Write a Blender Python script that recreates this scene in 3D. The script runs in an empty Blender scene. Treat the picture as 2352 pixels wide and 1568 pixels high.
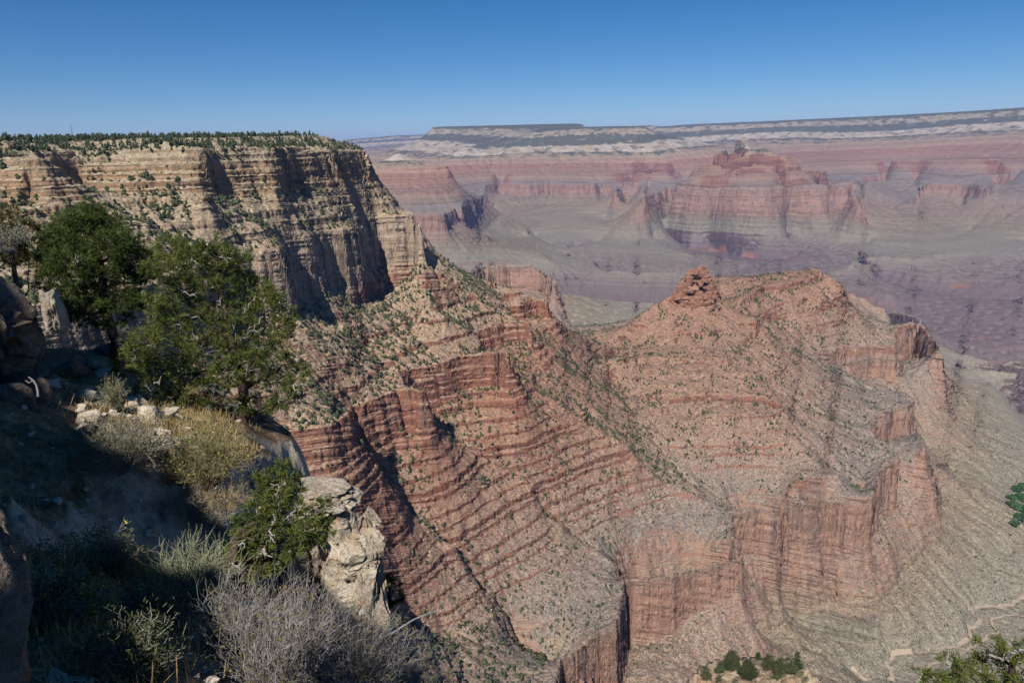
import bpy, math, random, time
import numpy as np
T00 = time.time()
R = math.radians
scene = bpy.context.scene
# ---------------------------------------------------------------- camera, sky, sun, exposure
F = 1568.0                                   # focal length in reference units (frame 2352 x 1568)
PITCH = math.atan((784 - 334) / F); ROLL = R(1.3)
fwd = np.array([0, math.cos(PITCH), -math.sin(PITCH)])
_u = np.array([0, math.sin(PITCH), math.cos(PITCH)]); _r = np.array([1.0, 0, 0])
rt = math.cos(ROLL) * _r - math.sin(ROLL) * _u
upv = math.sin(ROLL) * _r + math.cos(ROLL) * _u
from mathutils import Matrix, Vector
cd = bpy.data.cameras.new('camera'); cam = bpy.data.objects.new('camera', cd)
scene.collection.objects.link(cam); scene.camera = cam
cd.sensor_width = 36.0; cd.lens = 24.0; cd.clip_start = 0.1; cd.clip_end = 90000
cam.matrix_world = Matrix(((rt[0], upv[0], -fwd[0], 0), (rt[1], upv[1], -fwd[1], 0), (rt[2], upv[2], -fwd[2], 0), (0, 0, 0, 1)))

SUN_EL = R(46); SUN_AZ = R(-160)             # azimuth measured clockwise from the view direction (+Y)
w = bpy.data.worlds.new('World'); scene.world = w; w.use_nodes = True
nt = w.node_tree; nt.nodes.clear()
sky = nt.nodes.new('ShaderNodeTexSky'); sky.sky_type = 'NISHITA'; sky.sun_disc = False
sky.sun_elevation = SUN_EL; sky.sun_rotation = SUN_AZ; sky.altitude = 2100
sky.air_density = 0.9; sky.dust_density = 0.1; sky.ozone_density = 5.0
bg = nt.nodes.new('ShaderNodeBackground'); bg.inputs[1].default_value = 0.054
out = nt.nodes.new('ShaderNodeOutputWorld')
hs = nt.nodes.new('ShaderNodeHueSaturation'); hs.inputs['Saturation'].default_value = 1.3
nt.links.new(sky.outputs[0], hs.inputs['Color']); nt.links.new(hs.outputs[0], bg.inputs[0]); nt.links.new(bg.outputs[0], out.inputs[0])
sd = bpy.data.lights.new('sun', 'SUN'); sd.energy = 4.3; sd.angle = R(0.53); sd.color = (1.0, 0.955, 0.88)
sun = bpy.data.objects.new('sun', sd); scene.collection.objects.link(sun)
SUN = Vector((math.sin(SUN_AZ) * math.cos(SUN_EL), math.cos(SUN_AZ) * math.cos(SUN_EL), math.sin(SUN_EL)))
sun.rotation_euler = SUN.to_track_quat('Z', 'Y').to_euler()
vs = scene.view_settings
vs.view_transform = 'Standard'; vs.look = 'None'; vs.exposure = 0.56; vs.gamma = 1.0
scene.cycles.max_bounces = 6; scene.cycles.diffuse_bounces = 1; scene.cycles.transparent_max_bounces = 6
scene.cycles.use_adaptive_sampling = True; scene.cycles.volume_bounces = 0

def ray(px, py):
    d = fwd * F + rt * (px - 1176.0) + upv * (784.0 - py)
    return math.atan2(d[0], d[1]), d[2] / math.hypot(d[0], d[1])      # bearing, slope
def at(px, py, r):
    th, t = ray(px, py); return Vector((r * math.sin(th), r * math.cos(th), r * t))

# ---------------------------------------------------------------- noise
_rng = np.random.RandomState(7)
_ang = _rng.rand(256, 256).astype(np.float32) * 2 * np.pi
_GX, _GY = np.cos(_ang), np.sin(_ang)
def pn(x, y, seed=0):
    x = np.asarray(x, np.float32) + np.float32(seed * 17.31); y = np.asarray(y, np.float32) + np.float32(seed * 41.77)
    xf = np.floor(x); yf = np.floor(y); xi = xf.astype(np.int32) & 255; yi = yf.astype(np.int32) & 255
    x = x - xf; y = y - yf; x1 = (xi + 1) & 255; y1 = (yi + 1) & 255
    u = x * x * x * (x * (x * 6 - 15) + 10); v = y * y * y * (y * (y * 6 - 15) + 10)
    a = _GX[yi, xi] * x + _GY[yi, xi] * y
    b = _GX[yi, x1] * (x - 1) + _GY[yi, x1] * y
    c = _GX[y1, xi] * x + _GY[y1, xi] * (y - 1)
    d = _GX[y1, x1] * (x - 1) + _GY[y1, x1] * (y - 1)
    a += u * (b - a); c += u * (d - c)
    return (a + v * (c - a)) * 1.5
def fbm(x, y, o, seed=0, g=0.5):
    s = 0; a = 1.0
    for k in range(o):
        s = s + a * pn(x * 2.03 ** k, y * 2.03 ** k, seed + k); a *= g
    return s
def ridged(x, y, o, seed=0, g=0.5):
    s = 0; a = 1.0
    for k in range(o):
        s = s + a * (1 - 2 * np.abs(pn(x * 2.03 ** k, y * 2.03 ** k, seed + k))); a *= g
    return s

# ---------------------------------------------------------------- survey: contour and ridge lines of the canyon
# S = height in the rock column (0 = eye level, rim about +10, Tonto bench -905); D = local uplift of the column; z = S + D
PTS = []                                        # (bearing, ln r, S, D)
def A(x, y): return (631.6 + x * .4394, 574.2 + y * .4394)
def B(x, y): return (1378.1 + x * .4395, 574.2 + y * .4395)
def C3(x, y): return (1091.0 + x * .2746, 229.7 + y * .2746)
def C4(x, y): return (1720.3 + x * .2746, 229.7 + y * .2746)
def C6(x, y): return (861.3 + x * .2677, 1148.4 + y * .2677)
def C7(x, y): return (1378.1 + x * .3043, 1091.0 + y * .3043)
def C8(x, y): return (1835.2 + x * .3043, 1091.0 + y * .3043)
def seg(v):                                     # v: list of (px, py, 1/r, S, D)
    for a, b in zip(v[:-1], v[1:]):
        n = max(2, int(math.hypot(a[0] - b[0], a[1] - b[1]) / 1.5))
        for k in range(n + 1):
            f = k / n; q = [a[i] + (b[i] - a[i]) * f for i in range(5)]
            th, t = ray(q[0], q[1]); yield th, t, q
_mo = [-1600, -905, -760, -735, -690, -655, -540, -345, -290, -216, 100]; _mn = [-1600, -905, -845, -830, -795, -765, -630, -415, -345, -216, 100]
def M(s): return np.interp(s, _mo, _mn)         # survey heights to rock-column heights
def Mi(s): return np.interp(s, _mn, _mo)
def con(S, pts, D=0.0):                         # a level contour: its place follows from its height
    if D: D = D + S - float(M(S))
    S = float(M(S))
    pts = [(p[0], p[1], 0, S, D) for p in pts]
    for th, t, q in seg(pts):
        if t < -1e-3: PTS.append((th, math.log((q[3] + q[4]) / t), q[3], q[4]))
def cliff(S, pts, drop, gap=4.0, D=0.0):         # brink at height S with its foot 'drop' metres lower; downhill lies to the right of the line
    if D: D = D + S - float(M(S))
    S = float(M(S)); P = []
    pts = [(p[0], p[1], (p[2] if len(p) > 2 else drop), S, D) for p in pts]
    for th, t, q in seg(pts):
        if t < -1e-3: r = (S + D) / t; P.append((r * math.sin(th), r * math.cos(th), q[2], r))
    for i, (x, y, dr, r) in enumerate(P):
        PTS.append((math.atan2(x, y), math.log(r), S, D))
        j = 6 if len(P) > 14 else 1; a = P[max(0, i - j)]; b = P[min(len(P) - 1, i + j)]
        tx, ty = b[0] - a[0], b[1] - a[1]; L = math.hypot(tx, ty) or 1; g = max(gap, .0034 * r)
        x2, y2 = x + ty / L * g, y - tx / L * g
        PTS.append((math.atan2(x2, y2), math.log(math.hypot(x2, y2)), S - dr, D))
def lin(pts, D=0.0, raw=False):                            # a ridge or gully: (px, py, r or None) ; S follows, or (px, py, r, S): uplift follows
    v = []; n = len(pts)
    if len(pts[0]) == 4:
        for px, py, r, S in pts:
            th, t = ray(px, py); S = float(M(S)); v.append((px, py, 1.0 / r, S, r * t - S))
        for th, t, q in seg(v):
            r = 1 / q[2]; PTS.append((th, math.log(r), q[3], r * t - q[3]))
        return
    L = [0.0]
    for a, b in zip(pts[:-1], pts[1:]): L.append(L[-1] + math.hypot(a[0] - b[0], a[1] - b[1]))
    ki = [i for i in range(n) if pts[i][2]]; pts = [tuple(p) for p in pts]
    if not raw:
        for i in ki:
            t = ray(*pts[i][:2])[1]; s0 = pts[i][2] * t - D
            if s0 < -216: pts[i] = pts[i][:2] + ((float(M(s0)) + D) / t,)
    inv = np.interp(L, [L[i] for i in ki], [1.0 / pts[i][2] for i in ki])
    for i, p in enumerate(pts): v.append((p[0], p[1], inv[i], 0, D))
    for th, t, q in seg(v):
        r = 1 / q[2]; PTS.append((th, math.log(r), r * t - q[4], q[4]))
def plan(pts):                                  # (bearing deg, r, S, D): ground out of sight
    pts = [(p[0], p[1], float(M(p[2])), p[3]) for p in pts]
    for a, b in zip(pts[:-1], pts[1:]):
        n = 200
        for k in range(n + 1):
            f = k / n; PTS.append((R(a[0] + (b[0] - a[0]) * f), math.log(a[1] + (b[1] - a[1]) * f), a[2] + (b[2] - a[2]) * f, a[3] + (b[3] - a[3]) * f))
X = lambda f, pts: [f(p[0], p[1]) + tuple(p[2:]) for p in pts]

# rim promontory
lin([(0, 322, 1030), (60, 322, 1060), (100, 330, 1100), (190, 325, 1150), (270, 322, 1150), (350, 318, 1130), (470, 318, 1120), (560, 316, 1170), (640, 314, 1270), (720, 312, 1370), (765, 318, 1430), (800, 338, 1450), (835, 362, 1460)])
lin([(0, 375, 965), (77, 375, 925), (84, 360, 1030), (190, 355, 1110), (205, 372, 1085), (280, 362, 1065), (333, 332, 1055), (380, 325, 1050), (455, 348, 1010), (466, 352, 1020), (480, 352, 1055), (517, 355, 1070), (555, 352, 1085), (590, 346, 1105), (607, 352, 1098), (625, 349, 1102), (650, 347, 1145), (668, 348, 1195), (707, 352, 1230), (770, 356, 1300), (820, 360, 1405), (846, 372, 1440)])
lin([(0, 488, 935), (70, 500, 885), (84, 495, 985), (190, 470, 1065), (205, 458, 1035), (280, 462, 1012), (333, 461, 1005), (400, 462, 985), (462, 473, 948), (472, 462, 975), (490, 462, 1015), (528, 458, 1030), (560, 446, 1042), (595, 452, 1065), (607, 453, 1058), (632, 450, 1060), (650, 440, 1102), (668, 432, 1160), (701, 428, 1190), (773, 427, 1262), (827, 418, 1372), (846, 400, 1422), (862, 405, 1440)])
cliff(-127, [(60, 715), (300, 665), (420, 632), (500, 603), (568, 582), (620, 579), (650, 575), (662, 566), (668, 556), (681, 553), (705, 549), (730, 541), (748, 533), (790, 530), (809, 525), (822, 512), (829, 507), (860, 500), (900, 499), (938, 497), (950, 498), (962, 500)], 92, 8)
plan([(-50, 900, 15, 0), (-42, 960, 15, 0), (-37, 1010, 15, 0)])
plan([(-50, 830, -62, 0), (-42, 880, -62, 0), (-38, 915, -62, 0)])
plan([(-50, 600, -216, 0), (-40, 660, -216, 0)])
plan([(-50, 1700, 30, 0), (-36, 1700, 30, 0), (-24, 1650, 26, 0), (-17, 1590, 18, 0), (-13, 1540, 0, 0)]); plan([(-10.6, 1410, -112, 0), (-9, 1400, -120, 0), (-7.9, 1390, -125, 0)])
plan([(-50, 2400, 20, 0), (-36, 2200, 15, 0), (-24, 1900, -10, 0), (-16, 1720, -100, 0), (-12, 1640, -130, 0), (-8.1, 1470, -130, 0), (-7.6, 1480, -216, 0)]); plan([(-12, 1760, -216, 0), (-8.3, 1600, -216, 0), (-7.2, 1450, -225, 0)])
plan([(-50, 3000, -400, 0), (-30, 2600, -400, 0), (-15, 2100, -400, 0), (-4, 1900, -400, 0), (4, 1750, -470, 0)])
# crest from the nose to the saddle
lin(X(A, [(775, 92, 1268), (1100, 190, 1300), (1250, 245, 1270), (1400, 286, 1255)]))
lin(X(A, [(1430, 362, 1500), (1500, 410, 1530), (1640, 480, 1650), (1780, 516, 1740), (1815, 516, 1758)]), raw=True)
# red cliff blocks
cliff(-276, X(A, [(60, 990), (100, 985), (250, 965), (330, 925), (400, 895), (412, 880)]), 48, 13)
cliff(-290, X(A, [(412, 868), (440, 860), (560, 800), (700, 752), (765, 772), (778, 740)]), 64, 15)
cliff(-290, X(A, [(765, 650), (900, 605), (1010, 578), (1200, 566), (1224, 590), (1226, 560)]), 52, 14)
cliff(-290, X(A, [(1060, 450), (1200, 402), (1300, 396), (1328, 412), (1330, 395)]), 40, 12)
cliff(-290, X(A, [(1235, 322), (1380, 288), (1428, 305), (1428, 290)]), 30, 9)
con(-245, X(A, [(420, 400), (500, 270), (600, 230), (760, 200), (900, 215)])); con(-268, X(A, [(450, 560), (620, 470), (800, 390), (950, 330), (1100, 290)])); con(-283, X(A, [(560, 680), (700, 640)]))
# gullies, each with a low crest close beside it
def gully(pts, dx=-9, dy=-5, dr=-8, rise=7.0):
    lin(pts)
    k = len(PTS); q = []
    n = len(pts); L = [0.0]
    for a, b in zip(pts[:-1], pts[1:]): L.append(L[-1] + math.hypot(a[0] - b[0], a[1] - b[1]))
    rr = []
    for i, p in enumerate(pts):
        if p[2]:
            t = ray(p[0], p[1])[1]; s0 = p[2] * t; rr.append((L[i], (float(M(s0)) / t if s0 < -216 else p[2])))
    inv = np.interp(L, [a for a, b in rr], [1 / b for a, b in rr])
    lin([(p[0] + dx, p[1] + dy, 1 / v + dr) for p, v in zip(pts, inv)], raw=True)
gully(X(A, [(480, 520, 930), (640, 640, 862), (738, 745, 846), (800, 870, 840), (885, 965, None), (960, 1015, None), (1080, 1075, None), (1150, 1115, None), (1240, 1172, None), (1345, 1235, None), (1405, 1335, None), (1445, 1395, None), (1545, 1455, None), (1580, 1510, 835)]) + [(1383, 1270, None), (1424, 1300, 812)])
gully(X(A, [(800, 330, 1060), (1030, 470, 1000), (1235, 665, 945), (1300, 712, None), (1450, 792, None), (1560, 862, None), (1660, 932, None), (1750, 982, None), (1840, 1032, None), (1920, 1112, None), (2000, 1182, None), (2120, 1252, None), (2250, 1312, None), (2345, 1366, 990)]))
gully(X(A, [(1340, 470, 1085), (1450, 540, 1110), (1560, 640, 1125), (1700, 730, 1130), (1800, 790, 1130), (1880, 880, 1110), (2000, 1010, None), (2130, 1180, None), (2345, 1366, 990)]))
lin(X(A, [(1815, 522, 1755), (1700, 600, 1620), (1760, 720, 1480), (1830, 800, 1390), (1880, 880, 1305)]), raw=True)
gully(X(A, [(425, 900, 745), (540, 1140, 730), (650, 1240, None), (700, 1370, None), (830, 1450, None), (870, 1530, 715)]) + [(1054, 1258, 712), (1095, 1333, 708), (1142, 1375, 705), (1160, 1410, 705), (1180, 1472, 695), (1200, 1495, 685), (1262, 1523, 665), (1330, 1545, 650), (1356, 1568, 640)], -12, -4, -14)
con(-440, X(C6, [(230, 700), (330, 612), (520, 450), (530, 390)])); con(-485, X(C6, [(290, 1090), (500, 960), (680, 862), (830, 742), (870, 700)]))
con(-510, X(C6, [(430, 1290), (600, 1150), (820, 1120), (950, 960), (1000, 935)]))
# Redwall
RW = [(1290, 1600, 120), (1275, 1545, 120), (1296, 1505, 120), (1318, 1500, 120), (1340, 1480, 120)] + [(*C7(x, y), d) for x, y, d in [(0, 1190, 120), (100, 1130, 120), (150, 1060, 118), (168, 960, 116), (180, 830, 116), (215, 785, 116), (290, 792, 116), (400, 780, 114), (560, 740, 105), (700, 700, 90), (900, 650, 72), (1000, 622, 62), (1062, 590, 58), (1040, 520, 40), (1000, 440, 60), (985, 330, 90), (1010, 290, 92)]] \
   + [(*B(x, y), d) for x, y, d in [(720, 1370, 92), (760, 1362, 94), (830, 1345, 98), (900, 1340, 100), (1000, 1325, 104), (1100, 1312, 108), (1200, 1305, 112), (1300, 1300, 116), (1430, 1292, 118), (1446, 1250, 118), (1458, 1162, 118), (1510, 1120, 118), (1568, 1083, 118), (1545, 1060, 118), (1500, 1020, 110), (1440, 985, 80), (1400, 945, 40), (1430, 890, 60), (1480, 850, 80), (1540, 830, 110), (1622, 814, 112), (1640, 800, 112)]]
cliff(-540, RW, 110, 5)
cliff(-504, [(*B(x, y), d) for x, y, d in [(1145, 575, 8), (1135, 550, 15), (1250, 525, 60), (1330, 505, 95), (1420, 490, 110), (1500, 494, 120), (1548, 500, 120), (1550, 440, 120), (1556, 405, 125), (1600, 385, 130), (1640, 362, 135), (1668, 356, 135), (1700, 402, 125), (1775, 490, 50)]], 120, 7)
cliff(-541, [(*B(x, y), d) for x, y, d in [(1640, 792, 115), (1600, 752, 115), (1520, 738, 110), (1400, 737, 90), (1300, 714, 50), (1230, 670, 15)]], 115, 9)
plan([(33.5, 2550, -640, 0), (34.5, 2300, -720, 0)])
lin([(2121, 1040, 1590), (2116, 1014, 1640), (2110, 1000, 1730)], raw=True)
cliff(-715, X(B, [(1590, 650), (1700, 625), (1797, 600)]), 25)
lin(X(C7, [(1075, 700, 1030), (1116, 725, 1045), (1300, 900, None), (1400, 1080, None), (1620, 1190, None), (1750, 1270, None), (1880, 1390, 1105)]))
con(-720, X(C7, [(1440, 1130), (1380, 1050), (1250, 1000)])); con(-740, X(C7, [(280, 1480), (560, 1440), (900, 1350), (1200, 1260), (1420, 1190)]))
con(-730, X(C8, [(0, 860), (150, 905), (380, 1035), (575, 1010), (690, 880), (850, 655), (1085, 520), (1060, 120)]))
con(-735, X(B, [(1900, 1235), (1690, 1020)]))
con(-860, X(C8, [(100, 1270), (330, 1250), (620, 1290), (900, 1260), (1200, 1100), (1350, 850), (1600, 560)]))
con(-905, X(C8, [(1698, 930), (1600, 970), (1500, 1000), (1300, 990), (1380, 1110), (1280, 1180), (1300, 1240), (1130, 1300), (850, 1340)]))
con(-890, X(C8, [(850, 1340), (690, 1390), (700, 1568)])); con(-885, [(1990, 1568), (1950, 1540)])
con(-890, X(B, [(2216, 1120), (2150, 1250), (2216, 1330)])); con(-800, X(B, [(1900, 700), (1975, 738), (1960, 760)]))
con(-800, X(B, [(1975, 745), (2000, 900), (2050, 1080)])); con(-905, X(B, [(2216, 1000), (2050, 700), (1990, 740), (1830, 600)]))
# the ship-shaped butte
cliff(-411, X(B, [(0, 605), (150, 572), (300, 562), (450, 570), (660, 575), (715, 545), (740, 480), (822, 420)]), 12)
cliff(-425, X(B, [(330, 655), (560, 652), (790, 655)]), 5); cliff(-439, X(B, [(390, 758), (650, 755), (900, 765), (922, 795)]), 13)
cliff(-453, X(B, [(560, 862), (800, 860), (932, 850)]), 7); con(-516, X(B, [(1000, 1220), (1250, 1180)])); con(-480, X(B, [(560, 990), (850, 985), (1000, 960)]))
lin(X(B, [(118, 515, 1760), (122, 450, 1775), (200, 370, 1805), (290, 290, 1840), (372, 262, 1862)]), raw=True)
lin(X(B, [(378, 298, 1858), (430, 304, 1850), (480, 290, 1853), (540, 272, 1865), (594, 258, 1880), (606, 225, 1905)]), raw=True)
lin(X(B, [(382, 232, 1866), (430, 236, 1858), (470, 238, 1860), (540, 225, 1872), (588, 200, 1888), (597, 180, 1906)]), raw=True)
lin(X(B, [(404, 180, 1878), (440, 150, 1882), (500, 150, 1878), (560, 140, 1890), (578, 150, 1904)]), raw=True)
plan([(13.4, 1925, -400, 0), (14.4, 1932, -390, 0), (15.2, 1928, -400, 0)]); plan([(13.0, 1960, -450, 0), (14.4, 1975, -450, 0), (15.6, 1960, -440, 0)])
lin(X(B, [(606, 232, 1915), (680, 305, 1915), (750, 350, 1920), (800, 368, 1930)]), raw=True)
cliff(-358.6, X(B, [(738, 262), (860, 200), (980, 185), (1100, 150), (1150, 124)]), 22, 7)
cliff(-404, X(B, [(865, 350), (900, 332), (1000, 315), (1100, 302), (1200, 265), (1274, 232), (1276, 215)]), 25, 8)
cliff(-422, X(B, [(930, 362), (1000, 345), (1100, 330), (1200, 306), (1275, 282)]), 11, 5)
lin(X(B, [(640, 187, 2230), (870, 137, 2355), (1140, 106, 2450), (1200, 150, 2395), (1266, 182, 2375)]), raw=True)
plan([(15, 2430, -390, 0), (20, 2650, -420, 0), (26, 2800, -460, 0), (29.5, 2750, -510, 0)]); plan([(8, 2100, -520, 0), (14, 2350, -470, 0)])
plan([(9, 2700, -740, 0), (16, 3150, -740, 0), (26, 3300, -720, 0), (33, 2950, -720, 0)])
lin(X(B, [(790, 352, 1900), (850, 440, 1800), (1000, 690, 1640), (1200, 850, 1630), (1398, 943, 1680)]), raw=True)
lin(X(B, [(1290, 262, 2080), (1400, 400, None), (1480, 482, 2110)]))
# bench beyond and the inner gorge
con(-900, X(A, [(1990, 380), (1860, 420), (1760, 400)])); con(-905, X(A, [(1500, 235), (1620, 245), (1800, 268), (1985, 278)])); con(-800, X(A, [(1420, 310), (1540, 380), (1620, 500), (1700, 520)]))
cliff(-540, X(A, [(960, 150), (1080, 95), (1220, 85), (1380, 85), (1440, 130), (1455, 150)]), 150);  con(-735, X(A, [(1400, 285), (1490, 262), (1495, 240)]))
lin(X(A, [(1100, 82, 3740), (1178, 48, 3760), (1260, 80, 3740)]), raw=True); plan([(-14, 3800, -560, 0), (-7, 3850, -545, 0), (-2, 3800, -545, 0)]); plan([(-14, 4150, -700, 0), (1, 4150, -740, 0)])
plan([(-14, 4450, -905, 0), (-4, 4350, -905, 0)]); plan([(-50, 4200, -900, 0), (-20, 3900, -900, 0)])
con(-925, X(B, [(1300, 262), (1420, 272), (1560, 322), (1670, 362), (1700, 450), (1800, 510), (2060, 587), (2216, 575)])); con(-905, X(B, [(1640, 420), (1830, 620), (2216, 640)]))
plan([(-50, 5000, -1280, 0), (-25, 4900, -1280, 0), (0, 4650, -1290, 0), (20, 4650, -1300, 0), (27, 4650, -1300, 0), (34, 3650, -1300, 0), (39, 3250, -1300, 0), (50, 3000, -1300, 0)])
con(-930, X(C3, [(770, 1270), (1000, 1350), (1060, 1410), (1120, 1425), (1400, 1440), (1700, 1440), (1900, 1375)])); con(-990, X(C3, [(760, 1330), (1000, 1390), (1100, 1475), (1400, 1495), (1700, 1495), (1920, 1440)]))
con(-930, X(C3, [(550, 1175), (640, 1205), (750, 1215), (820, 1190), (1050, 1180)])); con(-965, X(C3, [(560, 1210), (740, 1250), (830, 1225), (1050, 1205)]))
con(-915, X(C3, [(1000, 1200), (1200, 1250), (1500, 1160), (1570, 1230), (1780, 1285)])); con(-1040, X(C3, [(1600, 1200), (1800, 1260), (1960, 1340), (2200, 1350)]))
lin(X(C3, [(160, 930, 7600), (320, 1000, 7000), (470, 1110, 6200), (490, 1160, 5900), (475, 1230, 5500), (600, 1330, 5000)]))
con(-925, X(C3, [(380, 1190), (460, 1150), (500, 1140)])); con(-960, X(C3, [(400, 1215), (470, 1190)]))
con(-930, X(C4, [(820, 1392), (1000, 1370), (1100, 1345), (1250, 1330), (1600, 1330), (2000, 1285), (2100, 1290), (2300, 1258)])); con(-1000, X(C4, [(820, 1445), (1000, 1425), (1200, 1440), (1600, 1500), (1900, 1480), (2100, 1490), (2250, 1380), (2300, 1370)]))
con(-1100, X(B, [(1300, 150), (1500, 200), (1900, 260), (2216, 280)])); con(-1010, X(B, [(1280, 200), (1380, 178), (1500, 240)]))
con(-930, X(C3, [(1700, 1050), (1780, 1015), (2000, 1040), (2300, 1060)]) + X(C4, [(200, 1045), (450, 1080), (800, 1110)])); con(-1000, X(C3, [(1700, 1110), (1850, 1120), (2100, 1165), (2300, 1160)]) + X(C4, [(200, 1160), (400, 1230)]))
con(-930, X(C4, [(465, 1140), (700, 1182), (950, 1205), (1010, 1188)])); con(-1000, X(C4, [(430, 1270), (600, 1300), (800, 1310)]))
con(-1090, X(C4, [(0, 1330), (200, 1360), (500, 1340)])); con(-1080, X(C3, [(1900, 1250), (2100, 1290), (2300, 1330)]))
# north side buttes
DN = 45
cliff(-540, [(885, 486), (940, 491), (1017, 490), (1035, 478), (1060, 470), (1110, 440), (1115, 424), (1150, 420), (1210, 423), (1270, 420), (1310, 424), (1366, 422), (1378, 419), (1408, 420), (1414, 430), (1425, 418), (1470, 418), (1476, 432), (1484, 414), (1560, 408)], 160, 8, DN)

con(-735, [(940, 545), (1070, 535), (1090, 520), (1120, 475), (1270, 468), (1300, 473), (1375, 468), (1500, 448)], 1e-6)
con(-830, [(950, 575), (1100, 545), (1150, 498), (1220, 500), (1260, 500), (1330, 490), (1420, 490), (1450, 470)], 20)
cliff(-540, [(1480, 448), (1530, 428), (1600, 425), (1645, 434), (1690, 434), (1700, 428), (1760, 426), (1850, 424), (1950, 430), (1960, 438), (1976, 445)], 178, 8, DN)

con(-735, [(1440, 477), (1530, 473), (1640, 485), (1700, 480), (1800, 470), (1985, 475)], 1e-6)
con(-830, [(1410, 500), (1540, 495), (1640, 502), (1800, 495), (1960, 500), (2020, 495)], 20)
con(-900, [(1390, 510), (1500, 525), (1600, 512), (1700, 512), (1850, 520), (1990, 540)], 10)
def cone(px, r, rings):                         # a butte: rings (S, left px, right px, row) round one axis
    for S, x0, x1, row in rings:
        th0, t0 = ray((x0 + x1) / 2, row); z = r * t0; R_ = (x1 - x0) / 2 / F * r * 1.02; cx, cy = r * math.sin(th0), r * math.cos(th0); S = float(M(S))
        for k in range(240):
            a = 2 * math.pi * k / 240; q = R_ * (1 + .10 * math.sin(3 * a + S) + .07 * math.sin(5 * a + 2 * S)); x, y = cx + q * math.cos(a), cy + .8 * q * math.sin(a); PTS.append((math.atan2(x, y), math.log(math.hypot(x, y)), S, z - S))
cone(1707, 7950, [(-115, 1699, 1714, 314), (-150, 1693, 1722, 324), (-221, 1670, 1744, 345), (-255, 1655, 1765, 352), (-285, 1642, 1795, 361), (-310, 1640, 1800, 367), (-370, 1628, 1820, 378), (-385, 1626, 1824, 383), (-440, 1606, 1855, 395), (-455, 1603, 1860, 400), (-525, 1570, 1915, 417)])
cone(915, 7900, [(-150, 908, 922, 356), (-200, 893, 938, 365), (-245, 872, 962, 377)])
plan([(7, 9300, -560, 60), (14, 9300, -560, 60), (20, 9300, -560, 60), (26, 9300, -560, 60)])
cliff(-540, X(C4, [(950, 770), (955, 640), (1100, 630), (1300, 615), (1400, 600), (1430, 640), (1442, 690), (1800, 695), (2020, 720), (2040, 650), (2300, 655)]), 150, 8, DN)

cliff(-540, X(C4, [(1370, 830), (1400, 770), (1560, 768), (1720, 775), (1800, 790), (1832, 830)]), 130);
con(-760, X(C4, [(1270, 1085), (1450, 1090), (1600, 1095), (1680, 1060)]), 0); con(-840, X(C4, [(1060, 1170), (1300, 1192), (1650, 1182), (1850, 1080)]), 0); con(-905, X(C4, [(830, 1370), (1000, 1300), (1400, 1320), (1900, 1255), (2300, 1170)]), 0)
# left butte with the pale cone, middle mesa, rims
lin([(860, 392, 7300, -290), (900, 386, 7200, -285), (960, 386, 7100, -285), (1005, 384, 7100, -285), (1030, 386, 7150, -290)]); 
lin([(862, 405, 7150, -330), (960, 404, 7000, -325), (1030, 402, 7050, -325)]); lin([(900, 445, 6300, -460), (1000, 440, 6400, -440), (1060, 440, 6600, -440)]); plan([(-16, 9500, -420, 80), (-10, 9500, -420, 80), (-5, 9700, -430, 80)])
lin([(1040, 366, 10600, -240), (1060, 350, 10700, -180), (1085, 336, 10800, -110), (1110, 336, 10900, -120), (1140, 342, 10900, -127), (1200, 333, 10900, -120), (1213, 316, 11200, -60), (1230, 303, 11400, 10), (1250, 298, 11500, 25), (1300, 293, 11500, 25), (1400, 290, 11500, 25), (1476, 289, 11500, 25), (1492, 298, 11600, 0), (1515, 311, 11700, -60), (1560, 318, 11900, -100), (1620, 330, 12000, -200)])
lin([(1250, 312, 11150, -60), (1300, 308, 11150, -60), (1400, 306, 11150, -60), (1480, 306, 11200, -60)]); lin([(1100, 345, 10800, -127), (1200, 338, 10800, -127), (1350, 334, 10800, -127), (1500, 330, 10900, -127)]); lin([(1050, 362, 10550, -221), (1200, 352, 10600, -221), (1300, 350, 10650, -221), (1400, 349, 10650, -221), (1520, 350, 10700, -221)])
lin([(1035, 374, 10200, -290), (1200, 373, 10200, -290), (1400, 370, 10200, -290), (1560, 372, 10200, -290)]); lin([(1040, 400, 9600, -420), (1200, 398, 9600, -420), (1400, 396, 9600, -420), (1540, 396, 9700, -420)]); plan([(-6, 12800, 20, 330), (0, 13000, 25, 330), (6, 13000, 25, 330)]); plan([(-8, 16000, -350, 250), (0, 15500, -350, 250), (9, 14500, -300, 250)])
lin([(783, 322, 24000, 25), (900, 312, 24000, 25), (1000, 308, 24000, 25), (1100, 303, 24000, 25), (1215, 299, 23500, 25), (1350, 294, 22000, 25), (1500, 288, 19000, 25)]); lin([(783, 333, 23700, -110), (900, 325, 23700, -110), (1000, 320, 23700, -110), (1215, 312, 23300, -110), (1500, 303, 18700, -110)]); lin([(783, 338, 23500, -221), (900, 331, 23500, -221), (1000, 326, 23500, -221), (1215, 318, 23000, -221), (1500, 310, 18500, -221)]); lin([(783, 364, 19000, -300), (880, 352, 19000, -290), (1000, 350, 19000, -290), (1100, 334, 19000, -290)]); lin([(800, 385, 15000, -420), (900, 382, 15000, -420), (1030, 372, 15000, -420)])
plan([(-50, 22000, 25, 180), (-15, 23800, 25, 180)]); plan([(-50, 45000, 60, 100), (0, 45000, 60, 300), (50, 45000, 60, 300)]); plan([(-50, 14000, -420, 80), (-16, 14000, -420, 80)]); plan([(-50, 8000, -600, 50), (-20, 8000, -600, 50)])
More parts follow.
